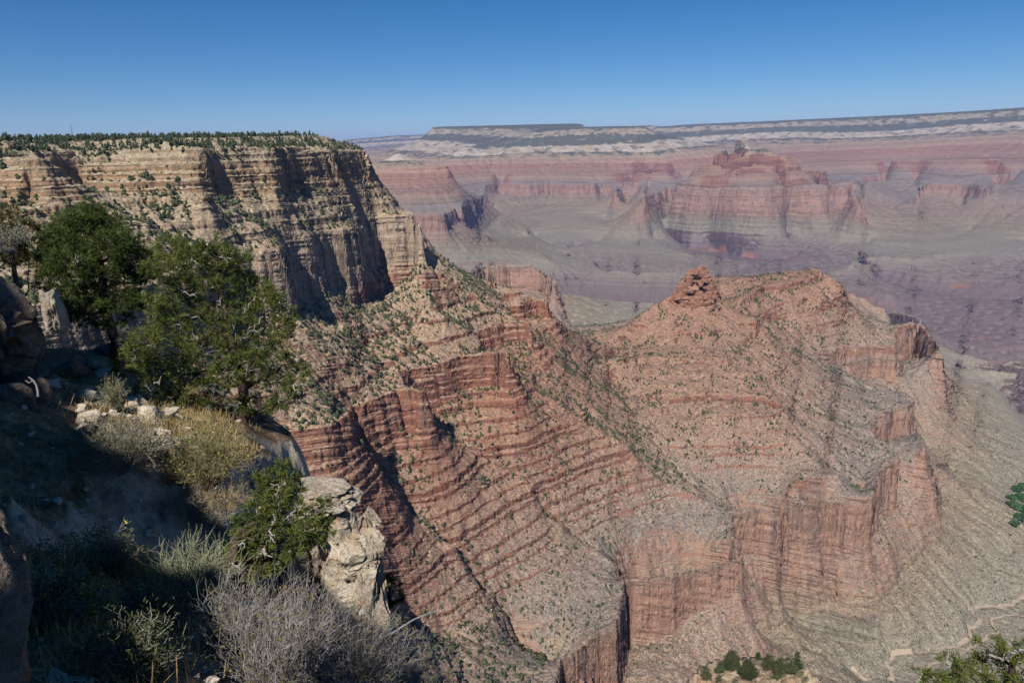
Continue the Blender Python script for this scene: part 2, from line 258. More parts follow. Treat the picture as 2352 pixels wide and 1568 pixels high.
lin([(1500, 292, 16500, 25), (1600, 285, 16000, 25), (1750, 279, 15500, 25), (1900, 272, 15500, 25), (2050, 265, 15300, 25), (2200, 257, 15000, 25), (2352, 247, 14500, 25), (2500, 240, 14500, 25)])
lin([(1520, 318, 15600, -127), (1700, 308, 15000, -127), (1800, 303, 14900, -127), (1940, 306, 14300, -127), (2050, 302, 14300, -127), (2200, 288, 14300, -127), (2352, 279, 13900, -127), (2500, 272, 13900, -127)]); lin([(1540, 332, 15300, -221), (1700, 320, 14700, -221), (1800, 316, 14600, -221), (1940, 317.5, 14050, -221), (2050, 314, 14050, -221), (2200, 303, 14050, -221), (2352, 297, 13600, -221), (2500, 290, 13600, -221)])
lin([(1560, 350, 14000, -290), (1840, 345, 12800, -290), (1940, 340, 12600, -290), (2060, 336, 12600, -290), (2150, 330, 12500, -290), (2352, 322, 12200, -290), (2500, 318, 12200, -290)]); lin([(1850, 372, 11000, -420), (2000, 368, 10800, -420), (2150, 366, 10500, -420), (2352, 362, 10000, -420), (2500, 360, 10000, -420)])
plan([(40, 9000, -540, 50), (50, 9000, -540, 50)]); plan([(42, 5500, -900, 0), (50, 5500, -900, 0)])
# small spur with junipers below the viewpoint
lin([(1590, 1562, 150), (1650, 1530, 160), (1740, 1516, 166), (1830, 1532, 160), (1880, 1570, 150)]); plan([(8, 185, -270, 0), (20, 200, -250, 0), (32, 190, -270, 0)])
# ground right under the viewpoint, out of sight
plan([(-50, 130, -90, 0), (0, 130, -130, 0), (50, 130, -130, 0)]); plan([(-50, 500, -300, 0), (-30, 520, -350, 0), (-20, 500, -430, 0), (-8, 480, -480, 0)]); plan([(-50, 330, -260, 0), (-35, 330, -340, 0), (-20, 330, -430, 0), (0, 380, -490, 0), (20, 420, -520, 0), (33, 600, -620, 0), (50, 750, -700, 0)]); plan([(0, 560, -525, 0), (8, 560, -580, 0), (20, 700, -660, 0), (30, 950, -800, 0), (42, 1150, -880, 0), (50, 1200, -890, 0)])

con(-245, X(A, [(420, 400), (500, 270), (600, 230), (760, 200), (900, 215)])); con(-268, X(A, [(450, 560), (620, 470), (800, 390), (950, 330), (1100, 290)])); con(-283, X(A, [(560, 680), (700, 640)]))
# ---------------------------------------------------------------- relaxation of the survey into smooth fields
TH0, TH1 = R(-52), R(52); LR0, LR1 = math.log(130.0), math.log(46000.0)
CE = 0.0026; NT = int((TH1 - TH0) / CE) + 1; NR = int((LR1 - LR0) / CE) + 1
NT = (NT // 64 + 1) * 64; NR = (NR // 64 + 1) * 64
pt = np.array(PTS, np.float64)
it = np.clip(np.round((pt[:, 0] - TH0) / CE).astype(int), 0, NT - 1); ir = np.clip(np.round((pt[:, 1] - LR0) / CE).astype(int), 0, NR - 1)
def relax(vals):
    ws = np.zeros((NT, NR)); vv = np.zeros((NT, NR))
    np.add.at(ws, (it, ir), 1.0); np.add.at(vv, (it, ir), vals)
    lv = [(ws, vv)]
    for k in range(6):
        a, b = lv[-1]; lv.append((a.reshape(a.shape[0] // 2, 2, a.shape[1] // 2, 2).sum((1, 3)), b.reshape(b.shape[0] // 2, 2, b.shape[1] // 2, 2).sum((1, 3))))
    u = None
    for k in range(6, -1, -1):
        a, b = lv[k]; m = a > 0; fx = np.where(m, b / np.maximum(a, 1), 0).astype(np.float32)
        if u is None: u = np.full(a.shape, fx[m].mean(), np.float32)
        else:
            u = np.repeat(np.repeat(u, 2, 0), 2, 1)
        u[m] = fx[m]
        for q in range(400 if k > 3 else (120 if k > 1 else 50)):
            p = np.pad(u, 1, mode='edge'); u = (p[:-2, 1:-1] + p[2:, 1:-1] + p[1:-1, :-2] + p[1:-1, 2:]) * np.float32(.25); u[m] = fx[m]
    p = np.pad(u, 1, mode='edge')
    return (u * .5 + (p[:-2, 1:-1] + p[2:, 1:-1] + p[1:-1, :-2] + p[1:-1, 2:]) * np.float32(.125))
FS = relax(pt[:, 2]); FD = relax(pt[:, 3])
def samp(f, th, lr):
    a = np.clip((th - TH0) / CE, 0, NT - 1.001); b = np.clip((lr - LR0) / CE, 0, NR - 1.001)
    i = a.astype(np.int32); j = b.astype(np.int32); a = (a - i).astype(np.float32); b = (b - j).astype(np.float32)
    return (f[i, j] * (1 - a) + f[i + 1, j] * a) * (1 - b) + (f[i, j + 1] * (1 - a) + f[i + 1, j + 1] * a) * b
print('survey relaxed', round(time.time() - T00, 1))
# ---------------------------------------------------------------- strata: smooth height -> ledged height
def column(parts):                              # parts: (thickness, is_cliff) from the top down
    return parts
KN_IN, KN_OUT = [60.0, 12.0], [60.0, 12.0]
def layer(top, bot, parts, c=0.16):
    top, bot = float(M(top)), float(M(bot))
    tt = sum(p[0] for p in parts); ti = sum(p[0] * (c if p[1] else 1.0) for p in parts)
    zo, zi = top, top
    for th, cl in parts:
        zo -= th / tt * (top - bot); zi -= th * (c if cl else 1.0) / ti * (top - bot)
        KN_IN.append(zi); KN_OUT.append(zo)
layer(12, -62, [(3, 1), (5, 0), (4, 1), (5, 0), (5, 1), (4, 0), (9, 1), (3, 0), (6, 1), (2.5, 0), (9, 1), (2, 0), (5, 1), (3, 0), (10, 1)], .15)
layer(-62, -127, [(6, 0), (3, 1), (10, 0), (9, 1), (14, 0), (10, 1), (13, 0)], .2)
layer(-127, -216, [(9, 1), (4, 0), (14, 1), (2, 0), (62, 1)], .5)
layer(-216, -290, [(40, 0), (3, 1), (12, 0), (4, 1), (10, 0), (5, 1)], .2)
layer(-290, -345, [(6, 1), (3, 0), (7, 1), (2, 0), (5, 1), (3, 0), (9, 1), (2.5, 0), (7, 1), (2, 0), (10, 1)], .12)
layer(-345, -540, [(12, 0), (4, 1), (13, 0), (3, 1), (10, 0), (7, 1), (4, 0), (5, 1), (13, 0), (4, 1), (9, 0), (3, 1), (8, 0), (7, 1), (4, 0), (4, 1), (13, 0), (4, 1), (11, 0), (5, 1), (6, 0), (3, 1), (12, 0), (3, 1), (18, 0)], .1)
layer(-540, -690, [(10, 0), (12, 1), (2, 0), (110, 1)], .7)
layer(-690, -760, [(8, 0), (10, 1), (10, 0), (12, 1), (14, 0), (9, 1), (8, 0)], .2)
layer(-760, -905, [(30, 0), (4, 1), (28, 0), (6, 1), (32, 0), (3, 1), (40, 0)], .2)
layer(-905, -930, [(1, 0)]); layer(-930, -990, [(18, 1), (4, 0), (22, 1), (6, 0), (10, 1)], .3)
layer(-990, -1400, [(1, 0)])
KN_IN.append(-1600.0); KN_OUT.append(-1600.0)
_ki = np.array(KN_IN[::-1]); _ko = np.array(KN_OUT[::-1])
_tab_x = np.arange(-1600, 60, .25); _tab = np.interp(_tab_x, _ki, _ko).astype(np.float32)
def terr(s):
    q = np.clip((s + 1600) * 4, 0, len(_tab) - 2); i = q.astype(np.int32)
    f = (q - i).astype(np.float32)
    return _tab[i] * (1 - f) + _tab[i + 1] * f
def smooth(a, b, v):
    t = np.clip((v - a) / (b - a), 0, 1); return t * t * (3 - 2 * t)
def drainage():
    """water runs down the surveyed ground; its paths cut gullies"""
    ti = TH0 + CE * np.arange(NT); li = LR0 + CE * np.arange(NR)
    TH, LR = np.meshgrid(ti, li, indexing='ij'); r = np.exp(LR); x = r * np.sin(TH); y = r * np.cos(TH)
    H = FS + FD + CE * r * 2.2 * fbm(x / (CE * r * 16), y / (CE * r * 16), 2, 5) * 0 + 5 * fbm(x / 70, y / 70, 3, 5) * np.clip(r / 1500, .6, 3)
    H = (H / (CE * r)).astype(np.float32)                    # slope per cell: same shape at every distance
    Hr = (FS + FD + 5 * fbm(x / 70, y / 70, 3, 5) * np.clip(r / 1500, .6, 3)).astype(np.float32)
    ga = np.zeros_like(Hr); gb = np.zeros_like(Hr); ga[1:-1] = Hr[2:] - Hr[:-2]; gb[:, 1:-1] = Hr[:, 2:] - Hr[:, :-2]
    rg = np.random.RandomState(3); n = 260000
    a = rg.uniform(2, NT - 3, n).astype(np.float32); b = rg.uniform(2, NR - 3, n).astype(np.float32); da = np.zeros(n, np.float32); db = np.zeros(n, np.float32)
    V = np.zeros(NT * NR, np.float32)
    for k in range(140):
        i = a.astype(np.int32); j = b.astype(np.int32); id_ = i * NR + j
        V += np.bincount(id_, minlength=NT * NR)
        u, v = -ga[i, j], -gb[i, j]; q = np.maximum(np.hypot(u, v), 1e-6)
        da = .45 * da + .55 * u / q; db = .45 * db + .55 * v / q; q = np.maximum(np.hypot(da, db), 1e-6)
        a = np.clip(a + .9 * da / q, 2, NT - 3); b = np.clip(b + .9 * db / q, 2, NR - 3)
    L = np.log1p(V.reshape(NT, NR)); p = np.pad(L, 1, mode='edge')
    return (.4 * L + .15 * (p[:-2, 1:-1] + p[2:, 1:-1] + p[1:-1, :-2] + p[1:-1, 2:])).astype(np.float32)
DR = drainage(); DRM = float(DR.mean())
print('drainage', round(time.time() - T00, 1), DRM, float(DR.max()))
def ground(th, lr, fine=True):
    """height z, rock-column height s, for bearings th and log distances lr"""
    r = np.exp(lr).astype(np.float32)
    x = r * np.sin(th).astype(np.float32); y = r * np.cos(th).astype(np.float32)
    far = smooth(2600, 5200, r)
    S0_ = samp(FS, th, lr); sup = smooth(-400, -430, S0_) * smooth(-640, -610, S0_)
    q = 1 + 2.2 * far; wa = smooth(160, 450, r) * (1 - .5 * sup)             # brinks wander: buttresses, clefts, alcoves
    ex = wa * q * (6.5 * pn(x / (52 * q), y / (52 * q), 201) + 3.2 * pn(x / (19 * q), y / (19 * q), 203) + 1.4 * pn(x / (7.5 * q), y / (7.5 * q), 205))
    ey = wa * q * (6.5 * pn(x / (52 * q), y / (52 * q), 202) + 3.2 * pn(x / (19 * q), y / (19 * q), 204) + 1.4 * pn(x / (7.5 * q), y / (7.5 * q), 206))
    xw, yw = x + ex, y + ey
    tw_ = np.arctan2(xw, yw); lw_ = .5 * np.log(xw * xw + yw * yw)
    S = samp(FS, tw_, lw_); D = samp(FD, tw_, lw_)
    k = 1 + 2.2 * far
    tonto = smooth(-860, -903, S) * smooth(-960, -925, S); plat = smooth(0, 14, S)
    calm = (1 - np.maximum(.7 * tonto, .8 * far * smooth(-790, -850, S) * smooth(-985, -930, S))) * (1 - .85 * plat)
    gorge = smooth(-1000, -1060, S)
    wx = x + 14 * pn(x / 90, y / 90, 3); wy = y + 14 * pn(x / 90, y / 90, 4)
    n = (3.0 - 1.3 * sup) * ridged(wx / (85 * k), wy / (85 * k), 3, 11) + 6 * far * fbm(wx / 420, wy / 420, 3, 51)
    n = n - (samp(DR, th, lr) - DRM) * np.minimum(r * .0021, 8.5) * (1 - .35 * sup) * (1 - .45 * smooth(-790, -830, S) * (1 - far)) * (1 - .35 * gorge)
    n = n + (gorge * 5 + 20 * smooth(-1130, -1200, S)) * ridged(wx / 420, wy / 420, 4, 71)
    n = n + 1.6 * fbm(x / (26 * k), y / (26 * k), 3, 21)
    amp = np.where(S > -216, .8, 1.0) * calm
    cliffy = np.maximum(np.exp(-((S + 170) / 40) ** 2), np.exp(-((S + 690) / 55) ** 2))
    nn = n * amp
    base = S + nn * (1 - .2 * cliffy)
    m = np.clip(.97 - .78 * smooth(.0, .42, fbm(x / (120 * k), y / (120 * k), 3, 31)) * smooth(-395, -425, S) * (1 - smooth(-625, -650, S)), 0, 1)
    b2 = base + 1.8 * pn(x / 70, y / 70, 33)
    s = terr(b2) * m + b2 * (1 - m)
    if fine:
        s = s + (.9 * fbm(x / 7, y / 7, 3, 41) + .25 * pn(x / 1.3, y / 1.3, 47)) * (1 - .5 * tonto)
    return s + D, s, x, y
# ---------------------------------------------------------------- terrain mesh: rows gathered where the ground is steep
NTH, NRW = 1450, 1750
def build_rows():
    th = np.linspace(R(-50), R(50), 500).astype(np.float32); lr = np.arange(LR0 + .01, math.log(45000), .0022).astype(np.float32)
    TH, LR = np.meshgrid(th, lr, indexing='ij')
    z, s, x, y = ground(TH, LR, False)
    r = np.exp(LR); t = z / r
    dz = np.abs(np.diff(t, axis=1)); dl = np.diff(LR, axis=1)
    vis = t[:, 1:] >= np.maximum.accumulate(t, axis=1)[:, :-1] - .004
    wgt = (dz + .10 * dl + np.minimum(.5 * np.abs(np.diff(z, axis=1)) / r[:, 1:], .004)) * np.where(vis, 1, .22) + .012 * dl
    wgt *= np.where(r[:, 1:] < 420, .12, 1)
    kern = np.hanning(9); kern /= kern.sum()
    wp = np.pad(wgt, ((4, 4), (0, 0)), mode='edge'); wgt = sum(kern[k] * wp[k:k + wgt.shape[0]] for k in range(9))
    wp = np.pad(wgt, ((0, 0), (4, 4)), mode='edge'); wgt = sum(kern[k] * wp[:, k:k + wgt.shape[1]] for k in range(9))
    cum = np.concatenate([np.zeros((len(th), 1)), np.cumsum(wgt, 1)], 1); cum /= cum[:, -1:]
    rows = np.stack([np.interp(np.linspace(0, 1, NRW), cum[i], lr) for i in range(len(th))])
    t2 = np.linspace(R(-50), R(50), NTH)
    f = (t2 - th[0]) / (th[-1] - th[0]) * (len(th) - 1); i = np.minimum(f.astype(int), len(th) - 2); f = (f - i)[:, None]
    return t2, rows[i] * (1 - f) + rows[i + 1] * f
TB, LRW = build_rows()
TH2 = np.repeat(TB[:, None], NRW, 1).astype(np.float32)
GZ, GS, GX_, GY_ = ground(TH2, LRW.astype(np.float32), True)
print('terrain sampled', round(time.time() - T00, 1))
co = np.stack([GX_, GY_, GZ], -1).astype(np.float32)
# bedding: cliffs step in and out along thin beds
du = np.zeros_like(co); dv = np.zeros_like(co)
du[1:-1] = co[2:] - co[:-2]; dv[:, 1:-1] = co[:, 2:] - co[:, :-2]
nn = np.cross(du, dv); nn /= np.maximum(np.linalg.norm(nn, axis=-1, keepdims=True), 1e-9)
nn *= np.sign(nn[..., 2:3] + 1e-6)
steep = smooth(.64, .3, nn[..., 2]); rr = np.exp(LRW)
sc = np.clip(rr / 1000, .7, 5)
bed = pn(GS / (3.1 * sc), (GX_ + GY_) / 140, 81) + .6 * pn(GS / (1.3 * sc), (GX_ - GY_) / 60, 82) + .8 * pn(GS / (11 * sc), (GX_ * .7 + GY_) / 180, 83)
crk = -1.6 * np.maximum(0, 1 - 5 * np.abs(pn((GX_ + .3 * GY_) / (17 * sc), (GY_ - .4 * GX_) / (17 * sc) + GS / 260, 84)))
blk = pn(GX_ / 5 + GS / 9, GY_ / 5 - GS / 7, 85)
hd = np.stack([nn[..., 0], nn[..., 1], 0 * nn[..., 0]], -1); hd /= np.maximum(np.linalg.norm(hd, axis=-1, keepdims=True), 1e-6)
co += hd * (steep * (1.7 * np.tanh(2.2 * bed) + .3 * crk + .9 * blk) * np.clip(sc, .7, 3))[..., None]
def grid_mesh(name, co, attrs, smooth_shade=True):
    n0, n1 = co.shape[:2]; me = bpy.data.meshes.new(name)
    me.vertices.add(n0 * n1); me.vertices.foreach_set('co', co.reshape(-1).astype(np.float32))
    i = np.arange(n0 * n1, dtype=np.int32).reshape(n0, n1)
    q = np.stack([i[:-1, :-1], i[1:, :-1], i[1:, 1:], i[:-1, 1:]], -1).reshape(-1)
    nf = len(q) // 4
    me.loops.add(len(q)); me.loops.foreach_set('vertex_index', q)
    me.polygons.add(nf); me.polygons.foreach_set('loop_start', np.arange(0, len(q), 4, dtype=np.int32))
    me.polygons.foreach_set('use_smooth', np.full(nf, smooth_shade))
    for k, v in attrs.items():
        a = me.attributes.new(k, 'FLOAT', 'POINT'); a.data.foreach_set('value', v.reshape(-1).astype(np.float32))
    me.update(calc_edges=True)
    o = bpy.data.objects.new(name, me); scene.collection.objects.link(o); return o
terrain = grid_mesh('canyon_terrain', co, {'strat': GS, 'drain': samp(DR, TH2, LRW.astype(np.float32)) - DRM})
terrain['kind'] = 'structure'
print('terrain built', round(time.time() - T00, 1))
# ---------------------------------------------------------------- materials
class N:
    def __init__(s, name):
        s.m = bpy.data.materials.new(name); s.m.use_nodes = True; s.t = s.m.node_tree; s.t.nodes.clear()
        s.out = s.n('ShaderNodeOutputMaterial'); s.b = s.n('ShaderNodeBsdfPrincipled'); s.l(s.b.outputs[0], s.out.inputs[0])
        s.b.inputs['Roughness'].default_value = .9; s.b.inputs['Specular IOR Level'].default_value = .15
    def n(s, t, **k):
        x = s.t.nodes.new(t)
        for a, v in k.items(): setattr(x, a, v)
        return x
    def l(s, a, b): s.t.links.new(a, b)
    def val(s, v):
        if isinstance(v, (int, float)):
            x = s.n('ShaderNodeValue'); x.outputs[0].default_value = v; return x.outputs[0]
        return v
    def math(s, op, a, b=0.0, c=None, clamp=False):
        x = s.n('ShaderNodeMath', operation=op); x.use_clamp = clamp
        for i, v in enumerate((a, b, c)):
            if v is None: continue
            if isinstance(v, (int, float)): x.inputs[i].default_value = v
            else: s.l(v, x.inputs[i])
        return x.outputs[0]
    def ramp(s, f, stops, interp='LINEAR'):
        x = s.n('ShaderNodeValToRGB'); cr = x.color_ramp; cr.interpolation = interp
        while len(cr.elements) > 1: cr.elements.remove(cr.elements[0])
        for i, (p, c) in enumerate(stops):
            e = cr.elements[0] if i == 0 else cr.elements.new(p)
            e.position = p; e.color = tuple(c) + (1,) if isinstance(c, (tuple, list)) else (c, c, c, 1)
        s.l(f, x.inputs[0]); return x.outputs[0]
    def noise(s, scale, detail=4, rough=.55, vec=None, dist=0.0):
        x = s.n('ShaderNodeTexNoise'); x.inputs['Scale'].default_value = scale; x.inputs['Detail'].default_value = detail
        x.inputs['Roughness'].default_value = rough; x.inputs['Distortion'].default_value = dist
        s.l(vec if vec is not None else s.pos(), x.inputs['Vector']); return x.outputs[0]
    def pos(s):
        if not hasattr(s, '_g'): s._g = s.n('ShaderNodeNewGeometry')
        return s._g.outputs['Position']
    def nrm(s): s.pos(); return s._g.outputs['Normal']
    def mapv(s, sc, vec=None):
        x = s.n('ShaderNodeMapping'); x.inputs['Scale'].default_value = sc; s.l(vec if vec is not None else s.pos(), x.inputs[0]); return x.outputs[0]
    def mix(s, f, a, b, mode='MIX'):
        x = s.n('ShaderNodeMix', data_type='RGBA', blend_type=mode)
        if isinstance(f, (int, float)): x.inputs[0].default_value = f
        else: s.l(f, x.inputs[0])
        for i, v in ((6, a), (7, b)):
            if isinstance(v, tuple): x.inputs[i].default_value = v + (1,) if len(v) == 3 else v
            else: s.l(v, x.inputs[i])
        return x.outputs[2]
    def attr(s, name):
        x = s.n('ShaderNodeAttribute', attribute_name=name); return x.outputs['Fac']
    def bump(s, h, dist, strength=1.0):
        x = s.n('ShaderNodeBump'); x.inputs['Distance'].default_value = dist; x.inputs['Strength'].default_value = strength
        s.l(h, x.inputs['Height']); s.l(x.outputs[0], s.b.inputs['Normal'])
    def color(s, c):
        if isinstance(c, tuple): s.b.inputs['Base Color'].default_value = c + (1,)
        else: s.l(c, s.b.inputs['Base Color'])
def srgb(r, g, b):
    f = lambda c: (c / 12.92 if c <= .04045 else ((c + .055) / 1.055) ** 2.4)
    return (f(r / 255), f(g / 255), f(b / 255))

def canyon_material():
    m = N('canyon_rock')
    st = m.attr('strat')
    w1 = m.noise(.012, 5, .6); w2 = m.noise(.06, 4, .6)
    sj = m.math('ADD', st, m.math('ADD', m.math('MULTIPLY', m.math('SUBTRACT', w1, .5), 26), m.math('MULTIPLY', m.math('SUBTRACT', w2, .5), 14)))
    f = m.math('MULTIPLY_ADD', sj, 1 / 1500.0, 1400 / 1500.0)
    P = lambda z: (float(M(z)) + 1400) / 1500.0
    K = (.315, .23, .15); KO = (.30, .19, .11); CO = (.36, .27, .20); HE = (.255, .12, .078); SU = (.245, .11, .073); SU2 = (.28, .15, .105)
    RW = (.34, .205, .15); MU = (.27, .20, .145); BA = (.225, .20, .15); TO = (.25, .22, .17); TA = (.115, .08, .08); SH = (.085, .066, .072)
    rock = m.ramp(f, [(P(-1300), SH), (P(-1010), SH), (P(-985), TA), (P(-935), TA), (P(-925), TO), (P(-890), TO), (P(-850), BA), (P(-765), BA), (P(-740), MU), (P(-695), (.29, .19, .13)), (P(-670), RW), (P(-560), RW), (P(-538), (.30, .21, .16)),
                      (P(-525), SU2), (P(-430), SU), (P(-300), SU), (P(-285), HE), (P(-228), HE), (P(-214), CO), (P(-130), CO), (P(-118), K), (P(-65), K), (P(-58), KO), (P(-22), KO), (P(-8), K)][:32])
    # thin beds of lighter and darker rock
    bz = m.n('ShaderNodeCombineXYZ'); m.l(m.math('MULTIPLY', st, .23), bz.inputs[2]); m.l(m.math('MULTIPLY', w1, 1.2), bz.inputs[0])
    beds = m.noise(1.0, 5, .7, bz.outputs[0])
    rock = m.mix(1.0, rock, m.ramp(beds, [(.25, .62), (.5, 1.0), (.75, 1.3)]), 'MULTIPLY')
    # vertical desert varnish on cliffs
    var = m.noise(1.0, 4, .6, m.mapv((.055, .055, .006)))
    rock = m.mix(m.math('MULTIPLY', m.ramp(var, [(.50, 0.0), (.64, 1.0)]), .6), rock, (.15, .115, .10))
    # talus: mixed fragments, redder below the red beds, paler below the pale ones
    tal = m.ramp(f, [(P(-1300), (.12, .095, .1)), (P(-1060), (.155, .115, .115)), (P(-1000), (.19, .145, .135)), (P(-900), (.255, .225, .175)), (P(-850), (.25, .215, .16)), (P(-740), (.255, .2, .14)), (P(-690), (.26, .195, .145)), (P(-640), (.28, .205, .155)),
                     (P(-545), (.225, .19, .165)), (P(-525), (.265, .20, .16)), (P(-490), (.29, .20, .15)), (P(-440), (.30, .19, .135)), (P(-330), (.305, .165, .11)), (P(-285), (.33, .22, .15)), (P(-235), (.355, .265, .175)), (P(-120), (.36, .275, .185)), (P(-40), (.34, .275, .185)), (P(20), (.33, .28, .19))])
    py = m.n('ShaderNodeSeparateXYZ'); m.l(m.pos(), py.inputs[0])
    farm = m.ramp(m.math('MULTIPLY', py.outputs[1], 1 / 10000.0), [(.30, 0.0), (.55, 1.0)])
    nearm = m.math('SUBTRACT', 1.0, farm); redz = m.math('MULTIPLY', nearm, m.ramp(f, [(P(-740), 0.1), (P(-680), 1.0)]))
    fr = m.noise(.35, 3, .7); fr2 = m.noise(.11, 4, .65)
    tal = m.mix(m.math('MULTIPLY', m.math('MULTIPLY', m.ramp(fr, [(.54, 0.0), (.66, 1.0)]), .36), nearm), tal, (.45, .375, .30))
    tal = m.mix(m.math('MULTIPLY', m.math('MULTIPLY', m.ramp(fr2, [(.5, 0.0), (.7, 1.0)]), .45), redz), tal, (.29, .12, .07))
    vr = m.n('ShaderNodeTexVoronoi'); vr.inputs['Scale'].default_value = .42; m.l(m.pos(), vr.inputs['Vector']); vs_ = m.n('ShaderNodeSeparateColor'); m.l(vr.outputs['Color'], vs_.inputs[0])
    tal = m.mix(1.0, tal, m.ramp(vs_.outputs[0], [(0.0, .62), (.35, .86), (.7, 1.05), (1.0, 1.32)]), 'MULTIPLY')
    sp = m.n('ShaderNodeSeparateXYZ'); m.l(m.nrm(), sp.inputs[0])
    slope = m.math('ADD', sp.outputs[2], m.math('MULTIPLY', m.math('SUBTRACT', w2, .5), .25))
    fl = m.ramp(slope, [(.46, 0.0), (.66, 1.0)])
    col = m.mix(fl, rock, tal)
    # low scrub too small to stand alone: dark flecks on gentle ground
    vo = m.n('ShaderNodeTexVoronoi'); vo.inputs['Scale'].default_value = .28; m.l(m.pos(), vo.inputs['Vector'])
    vsel = m.noise(.02, 3, .6)
    th = m.math('MULTIPLY_ADD', vsel, .42, .10)
    dot = m.math('LESS_THAN', vo.outputs['Distance'], m.math('MULTIPLY', th, .9))
    gro = m.ramp(f, [(P(-1100), .2), (P(-920), .7), (P(-700), .8), (P(-560), .9), (P(-470), .6), (P(-300), .6), (P(-100), .75), (P(20), .9)])
    col = m.mix(m.math('MULTIPLY', m.math('MULTIPLY', dot, fl), gro), col, (.075, .08, .045))
    dr = m.attr('drain')
    gl = m.math('MULTIPLY', m.ramp(m.math('MULTIPLY_ADD', dr, .25, .3), [(.45, 0.0), (.8, 1.0)]), m.math('MULTIPLY', fl, .4))
    col = m.mix(gl, col, (.30, .25, .17))
    # beyond the river: woods on the high rim, broad beds of lighter and darker rock
    bz2 = m.n('ShaderNodeCombineXYZ'); m.l(m.math('MULTIPLY', st, .06), bz2.inputs[2]); m.l(m.math('MULTIPLY', w1, .8), bz2.inputs[0])
    b2 = m.noise(1.0, 5, .75, bz2.outputs[0])
    col = m.mix(m.math('MULTIPLY', m.math('MULTIPLY', farm, m.ramp(f, [(P(-1080), .15), (P(-1000), .8), (P(-920), .35), (P(-850), .45), (P(-740), .8)])), .9), col, m.mix(1.0, col, m.ramp(b2, [(.3, .5), (.5, 1.0), (.7, 1.45)]), 'MULTIPLY'))
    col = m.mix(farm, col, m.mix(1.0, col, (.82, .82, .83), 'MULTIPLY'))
    orp = m.math('MULTIPLY', m.ramp(m.noise(.0035, 3, .6), [(.57, 0.0), (.66, .6)]), m.ramp(f, [(P(-1170), 0.0), (P(-1120), 1.0), (P(-1040), 1.0), (P(-1010), 0.0)]))
    col = m.mix(m.math('MULTIPLY', orp, farm), col, (.34, .12, .07))
    pale = m.ramp(f, [(P(-222), 0.0), (P(-214), 1.0), (P(-128), 1.0), (P(-118), .35), (P(-20), .35)])
    col = m.mix(m.math('MULTIPLY', m.math('MULTIPLY', pale, farm), m.ramp(m.noise(.006, 5, .7), [(.35, .1), (.6, .7)])), col, (.42, .375, .32))
    wood = m.math('ADD', m.math('MULTIPLY', m.noise(.007, 6, .75), 1.0), m.math('MULTIPLY', m.ramp(f, [(P(-300), 0.0), (P(-225), .34), (P(-215), .22), (P(-128), .22), (P(-118), .43), (P(-62), .40), (P(-55), .24), (P(-5), .27), (P(16), .5)]), 1.0))
    wood = m.math('SUBTRACT', wood, .2)
    col = m.mix(m.math('MULTIPLY', m.ramp(wood, [(.54, 0.0), (.64, .85)]), farm), col, (.04, .055, .04))
    m.color(col)
    h = m.math('ADD', m.math('MULTIPLY', m.noise(.5, 5, .65), 1.2), m.math('MULTIPLY', m.noise(.07, 4, .6), 3.0))
    h = m.math('ADD', h, m.math('MULTIPLY', m.math('MULTIPLY', beds, m.math('SUBTRACT', 1.0, fl)), 1.5))
    m.bump(h, 1.6, .9)
    return m.m
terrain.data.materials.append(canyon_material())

# ---------------------------------------------------------------- air
def haze_box():
    bm = bpy.data.meshes.new('haze'); x0, x1, y0, y1, z0, z1 = -36500, 36500, -3000, 46500, -1700, 800
    v = [(x, y, z) for z in (z0, z1) for y in (y0, y1) for x in (x0, x1)]
    bm.from_pydata(v, [], [(0, 2, 3, 1), (4, 5, 7, 6), (0, 1, 5, 4), (2, 6, 7, 3), (0, 4, 6, 2), (1, 3, 7, 5)])
    o = bpy.data.objects.new('haze', bm); scene.collection.objects.link(o); o['kind'] = 'stuff'
    mt = bpy.data.materials.new('thin_blue_air'); mt.use_nodes = True; t = mt.node_tree; t.nodes.clear()
    pv = t.nodes.new('ShaderNodeVolumePrincipled'); pv.inputs['Color'].default_value = (.36, .48, 1.0, 1); pv.inputs['Density'].default_value = HAZE
    pv.inputs['Anisotropy'].default_value = 0.0
    ou = t.nodes.new('ShaderNodeOutputMaterial'); t.links.new(pv.outputs[0], ou.inputs['Volume']); bm.materials.append(mt)
HAZE = 2.3e-5
haze_box()
print('script done', round(time.time() - T00, 1))
